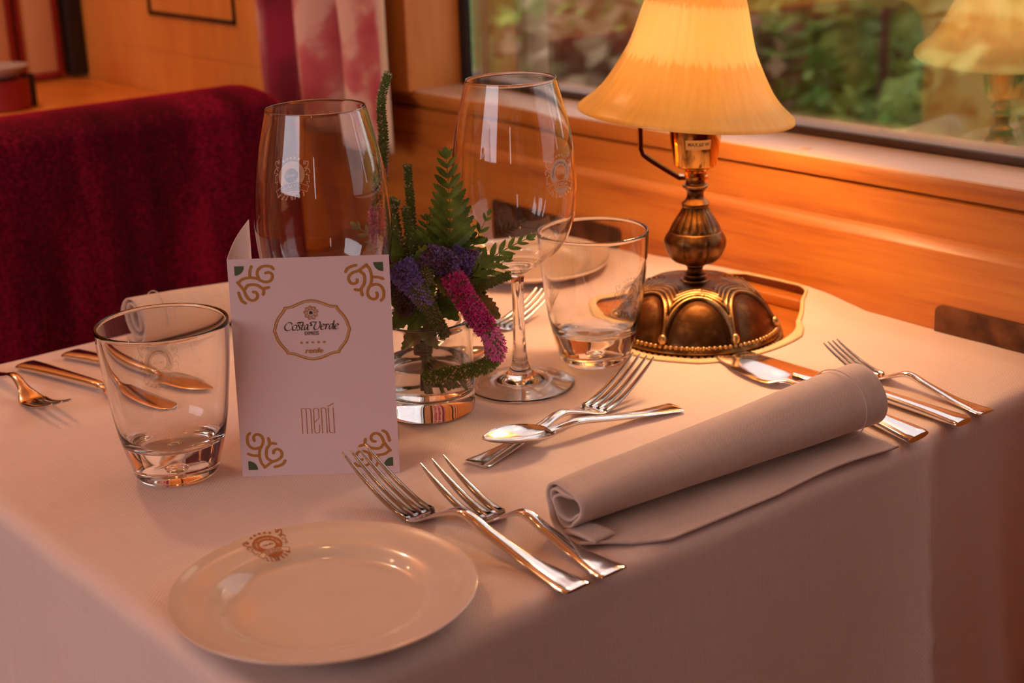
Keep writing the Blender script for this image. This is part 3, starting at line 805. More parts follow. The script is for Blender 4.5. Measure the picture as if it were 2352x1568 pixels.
# lettering drawn with a broad nib
def nibtext(strokes, x0, y0, sc_, w_, mi):
    for s_ in strokes: A.ribbon([(x0 + x * sc_ + (-y) * 0, y0 - y * sc_) for x, y in s_], w_, mi, True, radians(-35), n=6)
K = []
def G(dx, *ss):
    for s_ in ss: K.append([(x + dx, y) for x, y in s_])
# source units: crop units of the drawn logo (x right, y up from the baseline)
G(0, [(178, 165), (150, 185), (100, 190), (45, 155), (5, 95), (5, 35), (40, 2), (90, 0), (155, 30)], [(178, 165), (172, 140)])
G(180, [(70, 130), (20, 105), (0, 50), (10, 10), (45, 0), (85, 30), (105, 80), (98, 120), (70, 130)])
G(290, [(50, 112), (30, 125), (45, 100), (70, 55), (60, 15), (20, 0), (0, 8)], [(45, 120), (90, 170), (62, 178), (30, 165), (36, 185), (150, 188)])
G(395, [(50, 188), (42, 150), (10, 60), (0, 20), (10, 2), (40, 12)], [(-10, 115), (65, 118)])
G(460, [(95, 120), (60, 128), (15, 90), (0, 35), (10, 4), (40, 15), (80, 80), (98, 124), (80, 50), (78, 10), (92, 4), (108, 18)])
G(615, [(0, 118), (10, 95), (28, 105), (20, 135), (0, 150), (5, 180), (50, 188), (120, 185), (145, 190)])
G(690, [(65, 188), (35, 130), (5, 70), (5, 20), (40, 0), (90, 18), (135, 70), (155, 130), (148, 180), (130, 195)])
G(850, [(10, 60), (55, 75), (88, 100), (80, 128), (50, 125), (15, 85), (0, 40), (15, 4), (50, 5), (90, 30)])
G(955, [(15, 115), (30, 125), (25, 80), (5, 4)], [(18, 60), (50, 115), (75, 128), (85, 110)])
G(1050, [(95, 118), (60, 128), (15, 90), (0, 35), (12, 4), (40, 15), (85, 80), (130, 215), (95, 60), (92, 8), (105, 4), (122, 16)])
G(1180, [(10, 60), (55, 75), (88, 100), (80, 128), (50, 125), (15, 85), (0, 40), (15, 4), (50, 5), (90, 30)])
nibtext(K, CX - 17.9, CY - .15, 35.6 / 1275, .72, 1)
A.text('EXPRESS', 3.2, CX, 0, 1, 0, .015, .86, fn=lambda x, y: (CX - .3 + x, CY + 3.2 - y), space=.92)
for k in range(5): A.disc(CX + (k - 2) * 3.75, CY + 8.3, .74, 0, 14)
A.text('renfe', 5.0, 0, 0, 0, .28, .09, 1.12, fn=lambda x, y: (CX + .2 + x, CY + 15.4 - y))
# straight-sided flip because card y runs downwards
lay_card(A, 'cartouche', [M['gold_ink'], M['black_ink'], M['thin_gold']])
# title in tall thin strokes
A = Art(); tx, ty, H_, w_ = WCm * .5 - 10.7, 101.6, 17.4, .42
def tl(p): A.ribbon([(tx + x, ty + H_ - y) for x, y in p], w_, 0, smooth=False)
def rc(cx, cy, r, a0, a1, n=6): return [(cx + r * cos(radians(a0 + (a1 - a0) * k / n)), cy + r * sin(radians(a0 + (a1 - a0) * k / n))) for k in range(n + 1)]
tl([(0, 0), (0, H_)] + [(1.6, H_)] + rc(1.6, H_ - 1.5, 1.5, 90, 0) + [(3.1, 0)]); tl([(3.1, H_), (4.7, H_)] + rc(4.7, H_ - 1.5, 1.5, 90, 0) + [(6.2, 0)])
tl([(8.0 + 3.4, 5.8)] + [(11.4, 1.7)] + rc(9.7, 1.7, 1.7, 0, -180) + [(8.0, H_ - 1.7)] + rc(9.7, H_ - 1.7, 1.7, 180, 0) + [(11.4, 10.4), (8.0, 7.4)])
tl([(13.2, 0), (13.2, H_), (14.8, H_)] + rc(14.8, H_ - 1.5, 1.5, 90, 0) + [(16.3, 0)])
tl([(17.9, H_), (17.9, 1.6)] + rc(19.5, 1.6, 1.6, 180, 270) + [(21.2, 0), (21.2, H_)]); tl([(17.6, H_ + .9), (21.8, H_ + 3.1)])
lay_card(A, 'title_lettering', [M['gold_ink']])

# ------------------------------------------------------------------ cutlery
def section_loft(st, seg=14, b=None):
    """st: list of (x, y, z, half width, half thickness)."""
    b = b or MB(); vs = []; fs = []
    for x, y, z, hw, ht in st:
        for k in range(seg):
            a = 2 * pi * k / seg; c, s = cos(a), sin(a)
            vs.append((x, y + hw * math.copysign(abs(c) ** .75, c), z + ht * math.copysign(abs(s) ** .9, s)))
    n = len(st)
    for i in range(n - 1):
        for k in range(seg):
            k2 = (k + 1) % seg; fs.append((i * seg + k, i * seg + k2, (i + 1) * seg + k2, (i + 1) * seg + k))
    fs.append(tuple(range(seg))[::-1]); fs.append(tuple((n - 1) * seg + k for k in range(seg)))
    b.add(vs, fs); return b
def handle_tab(Lh, w0, arch, zend=.0016):
    # t, z, hw, ht
    return [(0, zend, w0 * .92, .0009), (.015, zend, w0, .0012), (.12, zend + .0002, w0 * .86, .0013), (.34, zend + arch * .18, w0 * .58, .0017), (.60, zend + arch * .62, w0 * .44, .0021), (.80, zend + arch, w0 * .38, .0023)]
def fork_mesh(Lf, nt=4, w=.0118, tip=.024, arch=.013, w0=.0105, tine=.40, flare=0, tk=.72, tp_=(.22, .48)):
    b = MB(); Lh = Lf * (1 - tine)
    tab = [(t_ * Lh / Lf, z, hw, ht) for t_, z, hw, ht in handle_tab(Lh, w0, arch)]
    t1 = Lh / Lf
    tab += [(t1 - .02, arch * .55 + .001, .0052, .0017), (t1 + .035, arch * .12 + .0018, w * .88, .0013), (t1 + .065, .0019, w * .99, .0011), (t1 + .10, .0023, w, .0011)]
    st = []; te = t1 + .10
    for k in range(61):
        t_ = te * k / 60; z, hw, ht = interp(tab, t_); st.append((t_ * Lf, 0, z, hw, ht))
    section_loft(st, 16, b)
    tw = w / nt * tk
    for i in range(nt):
        y0 = (i - (nt - 1) / 2) * (2 * w - 2 * tw) / (nt - 1); st = []
        for k in range(22):
            s = -.06 + 1.06 * k / 21; s0 = max(s, 0)
            z = .0023 + tip * s0 ** 1.45
            st.append(((te + (1 - te) * s) * Lf, y0 * (1 + flare * s0 - .04 * s0 * s0), z, tw * (1 - tp_[0] * s0 - tp_[1] * s0 ** 5), .0017 * (1 - .5 * s0)))
            section_loft(st, 10, b)
    return b
def spoon_mesh(Ls, w=.0165, bowl=.056, w0=.0100, lift=.0, arch=.012, depth=.0075):
    b = MB(); Lh = Ls - bowl
    tab = [(t_ * Lh / Ls, z, hw, ht) for t_, z, hw, ht in handle_tab(Lh, w0, arch)] + [(Lh / Ls - .02, arch * .8 + .001, .0034, .0018), (Lh / Ls + .02, arch * .55 + .002, .0045, .0012)]
    st = []; te = Lh / Ls + .02
    for k in range(61):
        t_ = te * k / 60; z, hw, ht = interp(tab, t_); st.append((t_ * Ls, 0, z, hw, ht))
    section_loft(st, 14, b)
    # bowl: shell of an egg-shaped dish, double walled
    n, m_ = 28, 20; vs = []; fs = []
    for shell in (0, 1):
        for i in range(n + 1):
            s = i / n; x = Lh - .001 + (bowl + .001) * s
            hw = w * (sin(pi * min(1, s ** .80)) ** .62) if 0 < s < 1 else .0001
            hw = max(hw, .0001)
            rimz = .0085 + (arch * .55 - .0065) * (1 - s) ** 2.2
            for j in range(m_ + 1):
                q = -1 + 2 * j / m_; prof_ = (1 - q * q)
                d = depth * prof_ * (sin(pi * min(1, max(0, s))) ** .7)
                vs.append((x, q * hw, rimz - d - (.0009 if shell else 0)))
    q_ = (n + 1) * (m_ + 1)
    for i in range(n):
        for j in range(m_):
            a = i * (m_ + 1) + j; f = (a, a + 1, a + m_ + 2, a + m_ + 1); fs += [f[::-1], tuple(k + q_ for k in f)]
        for j in (0, m_):
            a = i * (m_ + 1) + j; fs.append((a, a + m_ + 1, a + m_ + 1 + q_, a + q_))
    b.add(vs, fs); return b
def knife_blade(Lh, Lb, w=.0105, kind='table'):
    b = MB(); st = []
    if kind == 'table':
        tab = [(0, .0, .0042, .0022), (.05, .0, .0040, .0022), (.10, -.001, .0055, .0016), (.16, -.0015, .0098, .0012), (.55, -.0012, .0105, .0010), (.85, -.0004, .0098, .0008), (.95, .0016, .0072, .0006), (1, .0044, .0012, .0004)]
    else:
        tab = [(0, 0, .0034, .0020), (.10, 0, .0036, .0018), (.15, 0, .0065, .0014), (.20, .0, .0118, .0011), (.34, .0005, .0138, .0010), (.62, .001, .0126, .0009), (.82, .0022, .0080, .0008), (.95, .0040, .0038, .0006), (1, .0052, .0012, .0004)]
    for k in range(49):
        t_ = k / 48; y, hw, ht = interp(tab, t_); st.append((Lh + Lb * t_, y, .0045 - .0012 * t_ + .0, hw, ht))
    return section_loft(st, 12, b)
def knife_handle(Lh, w0=.0098):
    st = []
    tab = [(0, .0030, w0 * .94, .0022), (.02, .0032, w0, .0028), (.3, .0040, w0 * .78, .0034), (.7, .0046, w0 * .58, .0036), (.95, .0048, w0 * .46, .0034), (1, .0046, .0044, .0026)]
    for k in range(41):
        z, hw, ht = interp(tab, k / 40); st.append((Lh * k / 40, 0, z, hw, ht))
    return section_loft(st, 14)
def place(o, end, tip, z, roll=0, pitch=0):
    a = atan2(tip[1] - end[1], tip[0] - end[0]); o.location = (end[0], end[1], z); o.rotation_euler = (roll, pitch, a); return o
def fork(end, tp, label, group, z=None, pitch=0, **kw):
    tip = tp; Lf = hypot(tip[0] - end[0], tip[1] - end[1]); b = fork_mesh(Lf, **kw); o = b.build('fork', M['steel'], None, True, 60)
    z = z if z is not None else max(bottom_z(*end), bottom_z(end[0] + (tip[0] - end[0]) * .65, end[1] + (tip[1] - end[1]) * .65)) + .0002
    place(o, end, tip, z, 0, pitch); return tag(o, label, 'fork', group)
def knife(end, tip, label, group, kind='table', frac=.52, flip=1):
    Lk = hypot(tip[0] - end[0], tip[1] - end[1])
    z = max(bottom_z(end[0] + (tip[0] - end[0]) * s, end[1] + (tip[1] - end[1]) * s) for s in (.02, .2, .4, .6, .8, 1)) - .0004
    t = thing('knife' if kind == 'table' else 'fish_knife', (end[0], end[1], z), label, 'knife', group, atan2(tip[1] - end[1], tip[0] - end[0]))
    h = knife_handle(Lk * (1 - frac)); bl = knife_blade(Lk * (1 - frac) - .001, Lk * frac + .001, kind=kind)
    if flip < 0: bl.v = [(v[0], -v[1], v[2]) for v in bl.v]; bl.f = [f[::-1] for f in bl.f]
    h.build('handle', M['steel'], t, True, 60); bl.build('blade', M['steel'], t, True, 60); return t
GN = 'cutlery at the near place'; GF = 'cutlery at the far place'
fork((-.577, .5135), (-.7845, .5055), 'large steel fork with four tines lying beside the near side plate', GN, tip=.0255, arch=.015)
fork((-.577, .541), (-.741, .536), 'smaller steel fork with three spread tines between large fork and napkin', GN, nt=3, w=.0125, tk=.86, tp_=(.45, .45), tip=.0215, arch=.013, w0=.0112, flare=.10, tine=.42)
fork((-.758, .584), (-.788, .772), 'steel dessert fork crossing under the spoon bowl behind the napkin', 'dessert cutlery across the near place', tip=.0245, arch=.0085, w=.0122, w0=.0108)
# spoon, its bowl resting over the fork handle
_e, _t = Vector((-.738, .757)), Vector((-.7625, .594)); Ls = (_t - _e).length
o = spoon_mesh(Ls, arch=.0050, depth=.0058).build('spoon', M['steel'], None, True, 60)
place(o, _e, _t, bottom_z(*_e) + .0004, 0, radians(-2.4)); tag(o, 'steel dessert spoon with its bowl over the fork handle', 'spoon', 'dessert cutlery across the near place')
kd = knife((-.578, .829), (-.794, .866), 'steel fish knife passing under the near napkin, its blade by the lamp foot', GN, 'fish', .42)
kd.rotation_euler[0] = radians(-10); kd.location.z += .0012
knife((-.575, .8765), (-.793, .8795), 'long steel table knife lying between the fish knife and the small fork', GN, 'table', .47, -1)
fork((-.577, .9075), (-.726, .9165), 'small steel fork with four slim tines nearest the window wall', GN, nt=4, w=.0095, tip=.0165, arch=.010, w0=.0085)
knife((-1.186, .4485), (-.994, .486), 'steel table knife seen behind the aisle tumbler at the far place', GF, 'table', .47, -1)
knife((-1.188, .489), (-1.012, .533), 'steel fish knife between the table knife and the rolled far napkin', GF, 'fish', .42)
fork((-1.215, .4195), (-1.040, .417), 'small steel fork pointing its tines at the aisle tumbler', GF, nt=3, w=.0105, tip=.014, arch=.012, w0=.009)
fork((-.972, .678), (-.990, .848), 'steel dessert fork half hidden behind the flower vase', GF, tip=.02, arch=.014)
_e, _t = Vector((-.968, .585)), Vector((-.930, .738)); Ls = (_t - _e).length
o = spoon_mesh(Ls, arch=.0125).build('spoon', M['steel'], None, True, 60)
place(o, _e, _t, bottom_z(*_e) + .0004); tag(o, 'steel dessert spoon with its bowl showing beside the vase', 'spoon', GF)

# ------------------------------------------------------------------ napkins
def make_napkin(name, loc, rz, label, k_=1):
    t = thing(name, loc, label, 'napkin', 'rolled linen napkins', rz); t.scale = (k_, 1, k_)
    # local: y along the roll (0..L), x to the right, z up
    Ln = .262; ny = 70; turns = 2.7; na = 150; nf = 26
    b = MB(); vs = []; uv = []
    for j in range(ny + 1):
        s = j / ny; y = Ln * s
        Ro = lin([(0, .0162), (.12, .0178), (.5, .0208), (.85, .0238), (1, .0245)], s)
        cx = lin([(0, 0), (1, .012)], s); cz = Ro + .0030
        fx = lin([(0, .020), (.06, .028), (.10, .036), (.18, .046), (.4, .043), (.75, .038), (1, .036)], s)
        yy0 = .012 * sin(s * 3.0) * 0
        L_acc = 0; pp = None
        for k in range(na + 1):
            q = k / na; th_ = -pi / 2 - 2 * pi * turns * (1 - q)
            rr = Ro * (.36 + .64 * q ** .8)
            wob = 1 + (1 - q) * .16 * sin(2 * th_ + 1 + s * 2) + (1 - q) * .10 * sin(3 * th_ + s * 3)
            rr *= wob * (1 + .12 * (1 - s) ** 5 * sin(3 * th_ + .6) + .02 * noise.noise((cos(th_) * 1.5, sin(th_) * 1.5, s * 6)))
            x = cx + rr * cos(th_) * 1.03; z = cz + rr * sin(th_) * .97
            yo = y + (.0035 * sin(th_ * 1.3) * (1 - q) + .004 * (1 - q)) * (1 - 2 * s)
            vs.append((x, yo, z)); 
            L_acc = rr * abs(th_) ; uv.append((L_acc, y))
        for k in range(1, nf + 1):
            q = k / nf; x = cx + fx * q + 0
            z = .0030 - .0016 * min(1, q * 3) + .0016 * sin(q * pi) * sin(s * 9 + .5) ** 2 + .0030 * max(0, q - .7) / .3 * max(0, sin(s * 7.5 + 2.2)) 
            vs.append((x, y - .004 * q, z)); uv.append((L_acc + fx * q, y))
    nn = na + nf + 1
    fs = [(j * nn + k, j * nn + k + 1, (j + 1) * nn + k + 1, (j + 1) * nn + k) for j in range(ny) for k in range(nn - 1)]
    b.add(vs, fs); o = b.build('rolled_cloth', M['napkin'], t); set_uv(o, uv); md = solid(o, .0016)
    # stitched seam ring near the thick end
    path = []; sy = .905; Ro = lin([(0, .0162), (.12, .0178), (.5, .0208), (.85, .0238), (1, .0245)], sy) + .0010
    for k in range(41):
        th_ = radians(-60 + 250 * k / 40); path.append((lin([(0, 0), (1, .012)], sy) + Ro * 1.03 * cos(th_), Ln * sy, Ro - .001 + .0030 + Ro * .97 * sin(th_)))
    tube(path, .00045, 6).build('seam', M['napkin'], t)
    # short folded tail sticking out under the roll
    b = MB(); vs = []
    for j in range(9):
        for k in range(9):
            q = k / 8; vs.append((.002 + .024 * q, -.002 + .016 * j / 8 + .004 * q, .0046 + .0014 * sin(pi * q) + .0012 * (j / 8)))
    b.add(vs, [(j * 9 + k, j * 9 + k + 1, j * 9 + k + 10, j * 9 + k + 9) for j in range(8) for k in range(8)])
    o = b.build('folded_tail', M['napkin'], t); set_uv(o, [(v[0], v[1]) for v in vs]); solid(o, .0022)
    return t
make_napkin('napkin', (-.634, .553, T + .0016), radians(-1.2), 'rolled pink linen napkin with a flap at the near table edge')
make_napkin('napkin', (-1.158, .800, T + .0022), radians(180), 'rolled pink linen napkin behind the aisle tumbler at the far place', .86)

# ------------------------------------------------------------------ lamp
lamp = thing('table_lamp', (LX, LY, T - .0034), 'brass table lamp with a ribbed amber glass bell shade', 'lamp')
Z_ = .0036
def dome_rf(r, z, a, i):
    if r < .0125 or z < .0135: return r, z
    nl = 7; ph = ((a - radians(-39 + 21.5) ) / (2 * pi / nl)) % 1.0 - .5
    tt = (z - .016) / .034; tt = max(0, tt)
    s_ = max(0, min(1, (.0667 - r) / (.0667 - .020)))
    d = sqrt((ph / .46) ** 2 + (s_ / .52) ** 2) - 1
    k = 0
    if d < 0: k = -.0010 * min(1, -d * 6)
    elif d < .85: k = .0026 * abs(sin(pi * d / .17)) ** .8 * (1 - d / 1.05)
    return r + k * .8, z + k * .8
prof_d = smoothprof([(.0727, .0), (.0728, .004), (.0712, .0062), (.0722, .009), (.0700, .0118), (.0682, .0135), (.0669, .0165), (.0640, .0220), (.0590, .0300), (.0525, .0378), (.0450, .0440), (.0360, .0480), (.0270, .0502), (.0200, .0508), (.0140, .0512)], 8)
prof_d = [(.0, .0003), (.0715, .0003)] + prof_d + [(.0, .0516)]
b = lathe([(r, z + Z_ - .0036) for r, z in prof_d], 336, dome_rf)
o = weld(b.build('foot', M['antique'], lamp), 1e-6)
b = MB()
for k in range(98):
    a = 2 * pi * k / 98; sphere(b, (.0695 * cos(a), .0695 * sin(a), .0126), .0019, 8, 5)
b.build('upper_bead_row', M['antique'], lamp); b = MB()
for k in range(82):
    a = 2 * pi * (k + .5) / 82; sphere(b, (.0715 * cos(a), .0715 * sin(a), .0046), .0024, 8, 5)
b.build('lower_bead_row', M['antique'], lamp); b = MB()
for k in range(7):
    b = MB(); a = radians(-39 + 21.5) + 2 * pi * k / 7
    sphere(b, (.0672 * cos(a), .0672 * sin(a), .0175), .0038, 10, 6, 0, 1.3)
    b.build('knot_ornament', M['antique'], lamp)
def stem_rf(r, z, a, i):
    if .0945 < z < .1130: return r * (1 + .045 * abs(sin(9 * a)) ** .6 - .02), z
    if .0665 < z < .0930:
        q = sin(pi * (z - .0665) / .0265); return r * (1 + .050 * q * (abs(cos(4 * a)) ** .5 - .6)), z
    return r, z
st = smoothprof([(.0120, .0500), (.0125, .0520), (.0092, .0535), (.0088, .0550), (.0105, .0560), (.0070, .0580), (.0067, .0620), (.0085, .0640), (.0080, .0655), (.0176, .0680), (.0225, .0740), (.0252, .0815), (.0250, .0870), (.0222, .0925), (.0214, .0935), (.0210, .0945),
                 (.0170, .1020), (.0125, .1090), (.0106, .1130), (.0112, .1145), (.0112, .1168), (.0096, .1185), (.0071, .1215), (.0070, .1260), (.0092, .1290), (.0104, .1302), (.0103, .1318), (.0080, .1330), (.0080, .1368)], 5)
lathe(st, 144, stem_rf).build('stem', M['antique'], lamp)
sk = [(.0080, .1365), (.0080, .1372), (.0105, .1376), (.0106, .1396), (.0092, .1404), (.0090, .1430), (.0130, .1462), (.0166, .1480), (.0175, .1495), (.0207, .1700), (.0210, .1760), (.0210, .2050), (.0, .2052)]
lathe(sk, 48).build('socket', M['brass'], lamp, True, 35)
# flat harp arm
vb = Vector((.633, .774, 0)); vd = Vector((-.774, .633, 0))
pth = [vb * -.006 + Vector((0, 0, .1385)), vb * -.012 + Vector((0, 0, .1388)), vb * -.016 + Vector((0, 0, .1400)), vb * -.040 + Vector((0, 0, .1560)), vb * -.0445 + Vector((0, 0, .1625)), vb * -.0450 + Vector((0, 0, .1700)), vb * -.0450 + Vector((0, 0, .235)), vb * -.036 + Vector((0, 0, .2510)), vb * -.02 + Vector((0, 0, .2560)), vb * -.0 + Vector((0, 0, .2570))]
q = bez([tuple(p) for p in pth], 5); b = MB(); vs = []
for i, p in enumerate(q):
    d = (q[min(i + 1, len(q) - 1)] - q[max(i - 1, 0)]).normalized(); nn_ = d.cross(vd).normalized()
    for sa, sb in ((-1, -1), (1, -1), (1, 1), (-1, 1)): vs.append(p + vd * (.0048 * sa) + nn_ * (.0016 * sb))
fs = [(i * 4 + k, i * 4 + (k + 1) % 4, (i + 1) * 4 + (k + 1) % 4, (i + 1) * 4 + k) for i in range(len(q) - 1) for k in range(4)]
b.add(vs, fs); b.build('harp', M['brass'], lamp, True, 40)
# sticker
A = Art(); A.poly([(-6, -2.2), (6, -2.2), (6, 2.2), (-6, 2.2)], [(0, 1, 2, 3)], 0)
AA = Art()
for k in range(12): AA.poly([(-10 + k * 1.7, -4.6), (-8.3 + k * 1.7, -4.6), (-8.3 + k * 1.7, 3.2), (-10 + k * 1.7, 3.2)], [(0, 1, 2, 3)], 0)
AA.text('MAX.60 W', 4.2, .4, -1.6, 1, 0, .12, .88)
base_a = atan2(-LY, -LX) + radians(6)
def sk_map(x, y, e=0):
    z = .1690 + y * .001; r = lin([(.1495, .0175), (.17, .0207), (.176, .0210), (.205, .0210)], z) + .0002 + e
    a = base_a + x * .001 / .0200; return (r * cos(a), r * sin(a), z)
AA.lay('wattage_sticker', sk_map, [M['label'], M['black_ink']], lamp)
# text a hair in front of the sticker
# shade
vn0 = Vector((-.774, .633, 0))
sh = bpy.data.materials.new('amber_alabaster_glass'); sh.use_nodes = True; t_ = sh.node_tree; t_.nodes.clear()
out = t_.nodes.new('ShaderNodeOutputMaterial'); tr = t_.nodes.new('ShaderNodeBsdfTranslucent'); di = t_.nodes.new('ShaderNodeBsdfDiffuse'); gl = t_.nodes.new('ShaderNodeBsdfGlossy')
gl.inputs['Roughness'].default_value = .35; gl.inputs['Color'].default_value = (1, .9, .75, 1)
m1 = t_.nodes.new('ShaderNodeMixShader'); m1.inputs[0].default_value = .70; m2 = t_.nodes.new('ShaderNodeMixShader'); m2.inputs[0].default_value = .05
t_.links.new(tr.outputs[0], m1.inputs[1]); t_.links.new(di.outputs[0], m1.inputs[2]); t_.links.new(m1.outputs[0], m2.inputs[1]); t_.links.new(gl.outputs[0], m2.inputs[2]); t_.links.new(m2.outputs[0], out.inputs[0])
class _F: pass
tc = t_.nodes.new('ShaderNodeTexCoord'); sp = t_.nodes.new('ShaderNodeSeparateXYZ'); t_.links.new(tc.outputs['Object'], sp.inputs[0])
ang = mathn(sh, 'ARCTAN2', sp.outputs['Y'], sp.outputs['X'])
cb = N(sh, 'ShaderNodeCombineXYZ'); L(sh, mathn(sh, 'MULTIPLY', ang, 7.0), cb.inputs[0]); L(sh, mathn(sh, 'MULTIPLY', sp.outputs['Z'], 14.0), cb.inputs[1])
streak = noise_n(sh, cb.outputs[0], 2.4, 5, .6)
zz = mathn(sh, 'ADD', sp.outputs['Z'], mathn(sh, 'MULTIPLY', streak, .020))
edge = mathn(sh, 'MULTIPLY', mathn(sh, 'SUBTRACT', zz, .0545), 220)
clamp = N(sh, 'ShaderNodeClamp'); L(sh, edge, clamp.inputs[0])
up2 = mathn(sh, 'MULTIPLY', mathn(sh, 'SUBTRACT', .1010, zz), 300); cl2 = N(sh, 'ShaderNodeClamp'); L(sh, up2, cl2.inputs[0])
msk = mathn(sh, 'MULTIPLY', clamp.outputs[0], cl2.outputs[0])
mc = N(sh, 'ShaderNodeMix', data_type='RGBA'); L(sh, msk, mc.inputs[0])
L(sh, ramp(sh, streak, [(.35, (.83, .575, .175, 1)), (.65, (.89, .65, .22, 1))]), mc.inputs[6]); mc.inputs[7].default_value = (.94, .80, .37, 1)
L(sh, mc.outputs[2], tr.inputs[0]); L(sh, mc.outputs[2], di.inputs[0])
nz_ = noise_n(sh, tc.outputs['Object'], 120, 3)
bp = N(sh, 'ShaderNodeBump'); bp.inputs['Strength'].default_value = .15; bp.inputs['Distance'].default_value = .002; L(sh, nz_, bp.inputs['Height']); L(sh, bp.outputs[0], gl.inputs['Normal'])
M['shade'] = sh
def shade_rf(r, z, a, i):
    k = max(0, min(1, (z - .012) / .03)); return r * (1 + .012 * k * (abs(sin(18 * a)) ** .7 - .5)), z + 0
so = smoothprof([(.0880, .0), (.0872, .0030), (.0830, .0070), (.0765, .0125), (.0690, .0210), (.0620, .0320), (.0560, .0430), (.0508, .0540), (.0470, .0660), (.0438, .0780), (.0410, .0880), (.0385, .0950), (.0330, .1010), (.0250, .1050), (.0190, .1070)], 6)
si = [(max(0, r - .0022), z + (.0006 if z < .09 else -.002)) for r, z in so][::-1]
b = lathe(so + si, 216, shade_rf, closed=True)
o = b.build('lamp_shade', sh, lamp)
o.location = (vb.x * -.0080, vb.y * -.0080, .1865 + .0034); o.rotation_euler = (0, 0, 0)
o.rotation_mode = 'AXIS_ANGLE'; o.rotation_axis_angle = (radians(5.2), vn0.x, vn0.y, 0)
lathe([(.0, .2920), (.019, .2920), (.0195, .2945), (.012, .2990), (.004, .3010), (.003, .3080), (0, .3085)], 32).build('finial', M['brass'], lamp, True, 40)
em = mat('lit_bulb', (1, .8, .5, 1), .4, Emission_Color=(1, .66, .36, 1), Emission_Strength=9)
b = MB(); sphere(b, (0, 0, .232), .017, 24, 14, 0, 1.25); b.build('bulb', em, lamp)
light('lamp_light', 'POINT', (LX, LY, T + .222), 7.0, (1, .64, .34), .030)

# ------------------------------------------------------------------ vase and flowers
VX, VY = -.868, .628
VZ = bottom_z(VX, VY, .03) + .0002
vase = thing('glass_vase', (VX, VY, VZ), 'small clear cylinder vase with water behind the menu card', 'vase')
vo = [(0, .0008), (.028, .0004), (.0322, .0012), (.0340, .0040), (.0342, .030), (.0342, .0700)]
vi = [(.0322, .0700), (.0320, .030), (.0316, .0200), (.0295, .0158), (.024, .0142), (.012, .0136), (0, .0134)]
weld(lathe(smoothprof(vo, 4) + [(.0338, .0716), (.0332, .0720), (.0325, .0715)] + smoothprof(vi, 4), 128).build('vase_body', M['glass'], vase), 1e-7)
wv = [(0, .0132), (.012, .0134), (.024, .0140), (.0297, .0156), (.0318, .0200), (.0322, .030), (.03215, .0385), (.0318, .0390), (.0300, .0386), (0, .0385)]
weld(lathe(wv, 96).build('water', M['water'], vase), 1e-7)

vn = Vector((-.774, .633, 0))          # away from the viewer's side of the table
def B(px, py, d=0):
    """sketch units -> position relative to the vase foot (d: towards the aisle corner)."""
    a = (px - 976 - (py - 732) * .052) * .000309 * (1 - d * 1.0); z = (944 - py) * .00034
    p = vb * a - vn * d; return Vector((p.x, p.y, z + .0 + d * .33))
bq = thing('flower_bouquet', (VX, VY, VZ), 'small bunch of veronica spikes and fern leaves standing in the vase', 'bouquet')
M['leaf'] = mat('fern_green', srgb(72, 96, 34), .5)
L(M['leaf'], ramp(M['leaf'], noise_n(M['leaf'], coords(M['leaf']), 90, 3), [(.3, srgb(76, 106, 34)), (.7, srgb(136, 164, 64))]), P(M['leaf']).inputs['Base Color'])
P(M['leaf']).inputs['Subsurface Weight'].default_value = .0
M['leaf_dry'] = mat('olive_leaf', srgb(120, 112, 60), .6)
L(M['leaf_dry'], ramp(M['leaf_dry'], noise_n(M['leaf_dry'], coords(M['leaf_dry']), 120, 3), [(.3, srgb(108, 112, 52)), (.7, srgb(166, 156, 96))]), P(M['leaf_dry']).inputs['Base Color'])
M['stem'] = mat('pale_stem', srgb(140, 128, 78), .6)
M['bud'] = mat('green_buds', srgb(112, 124, 56), .7); M['bud_tip'] = mat('pale_bud_tips', srgb(190, 168, 128), .7)
M['pink'] = mat('magenta_florets', srgb(244, 84, 178), .6); M['pink2'] = mat('rose_florets', srgb(226, 126, 178), .6)
M['purple'] = mat('violet_florets', srgb(160, 142, 222), .6); M['purple2'] = mat('faded_florets', srgb(138, 104, 116), .7)
M['greyg'] = mat('grey_green_buds', srgb(140, 140, 100), .7); M['twine'] = mat('natural_twine', srgb(150, 126, 88), .8)
def bud(b, c, d, l, w_, mi):
    d = d.normalized(); s = d.orthogonal().normalized(); u = d.cross(s)
    vs = [c, c + d * l] + [c + d * (l * .45) + s * (w_ * cos(k * 2 * pi / 5)) + u * (w_ * sin(k * 2 * pi / 5)) for k in range(5)]
    fs = [(0, 2 + (k + 1) % 5, 2 + k) for k in range(5)] + [(1, 2 + k, 2 + (k + 1) % 5) for k in range(5)]
    b.add(vs, fs, mi)
def floret(b, c, d, l, mi):
    d = d.normalized(); s = d.orthogonal().normalized(); u = d.cross(s); a0 = R_.random() * 6
    for k in range(4):
        a = a0 + k * pi / 2; o_ = s * cos(a) + u * sin(a); t2 = s * cos(a + pi / 2) + u * sin(a + pi / 2)
        vs = [c, c + d * l * .42 + o_ * l * .38 + t2 * l * .30, c + d * l * .60 + o_ * l * .72, c + d * l * .42 + o_ * l * .38 - t2 * l * .30]
        b.add(vs, [(0, 1, 2, 3)], mi)
    bud(b, c + d * l * .2, d + s * .3, l * .85, l * .05, mi)
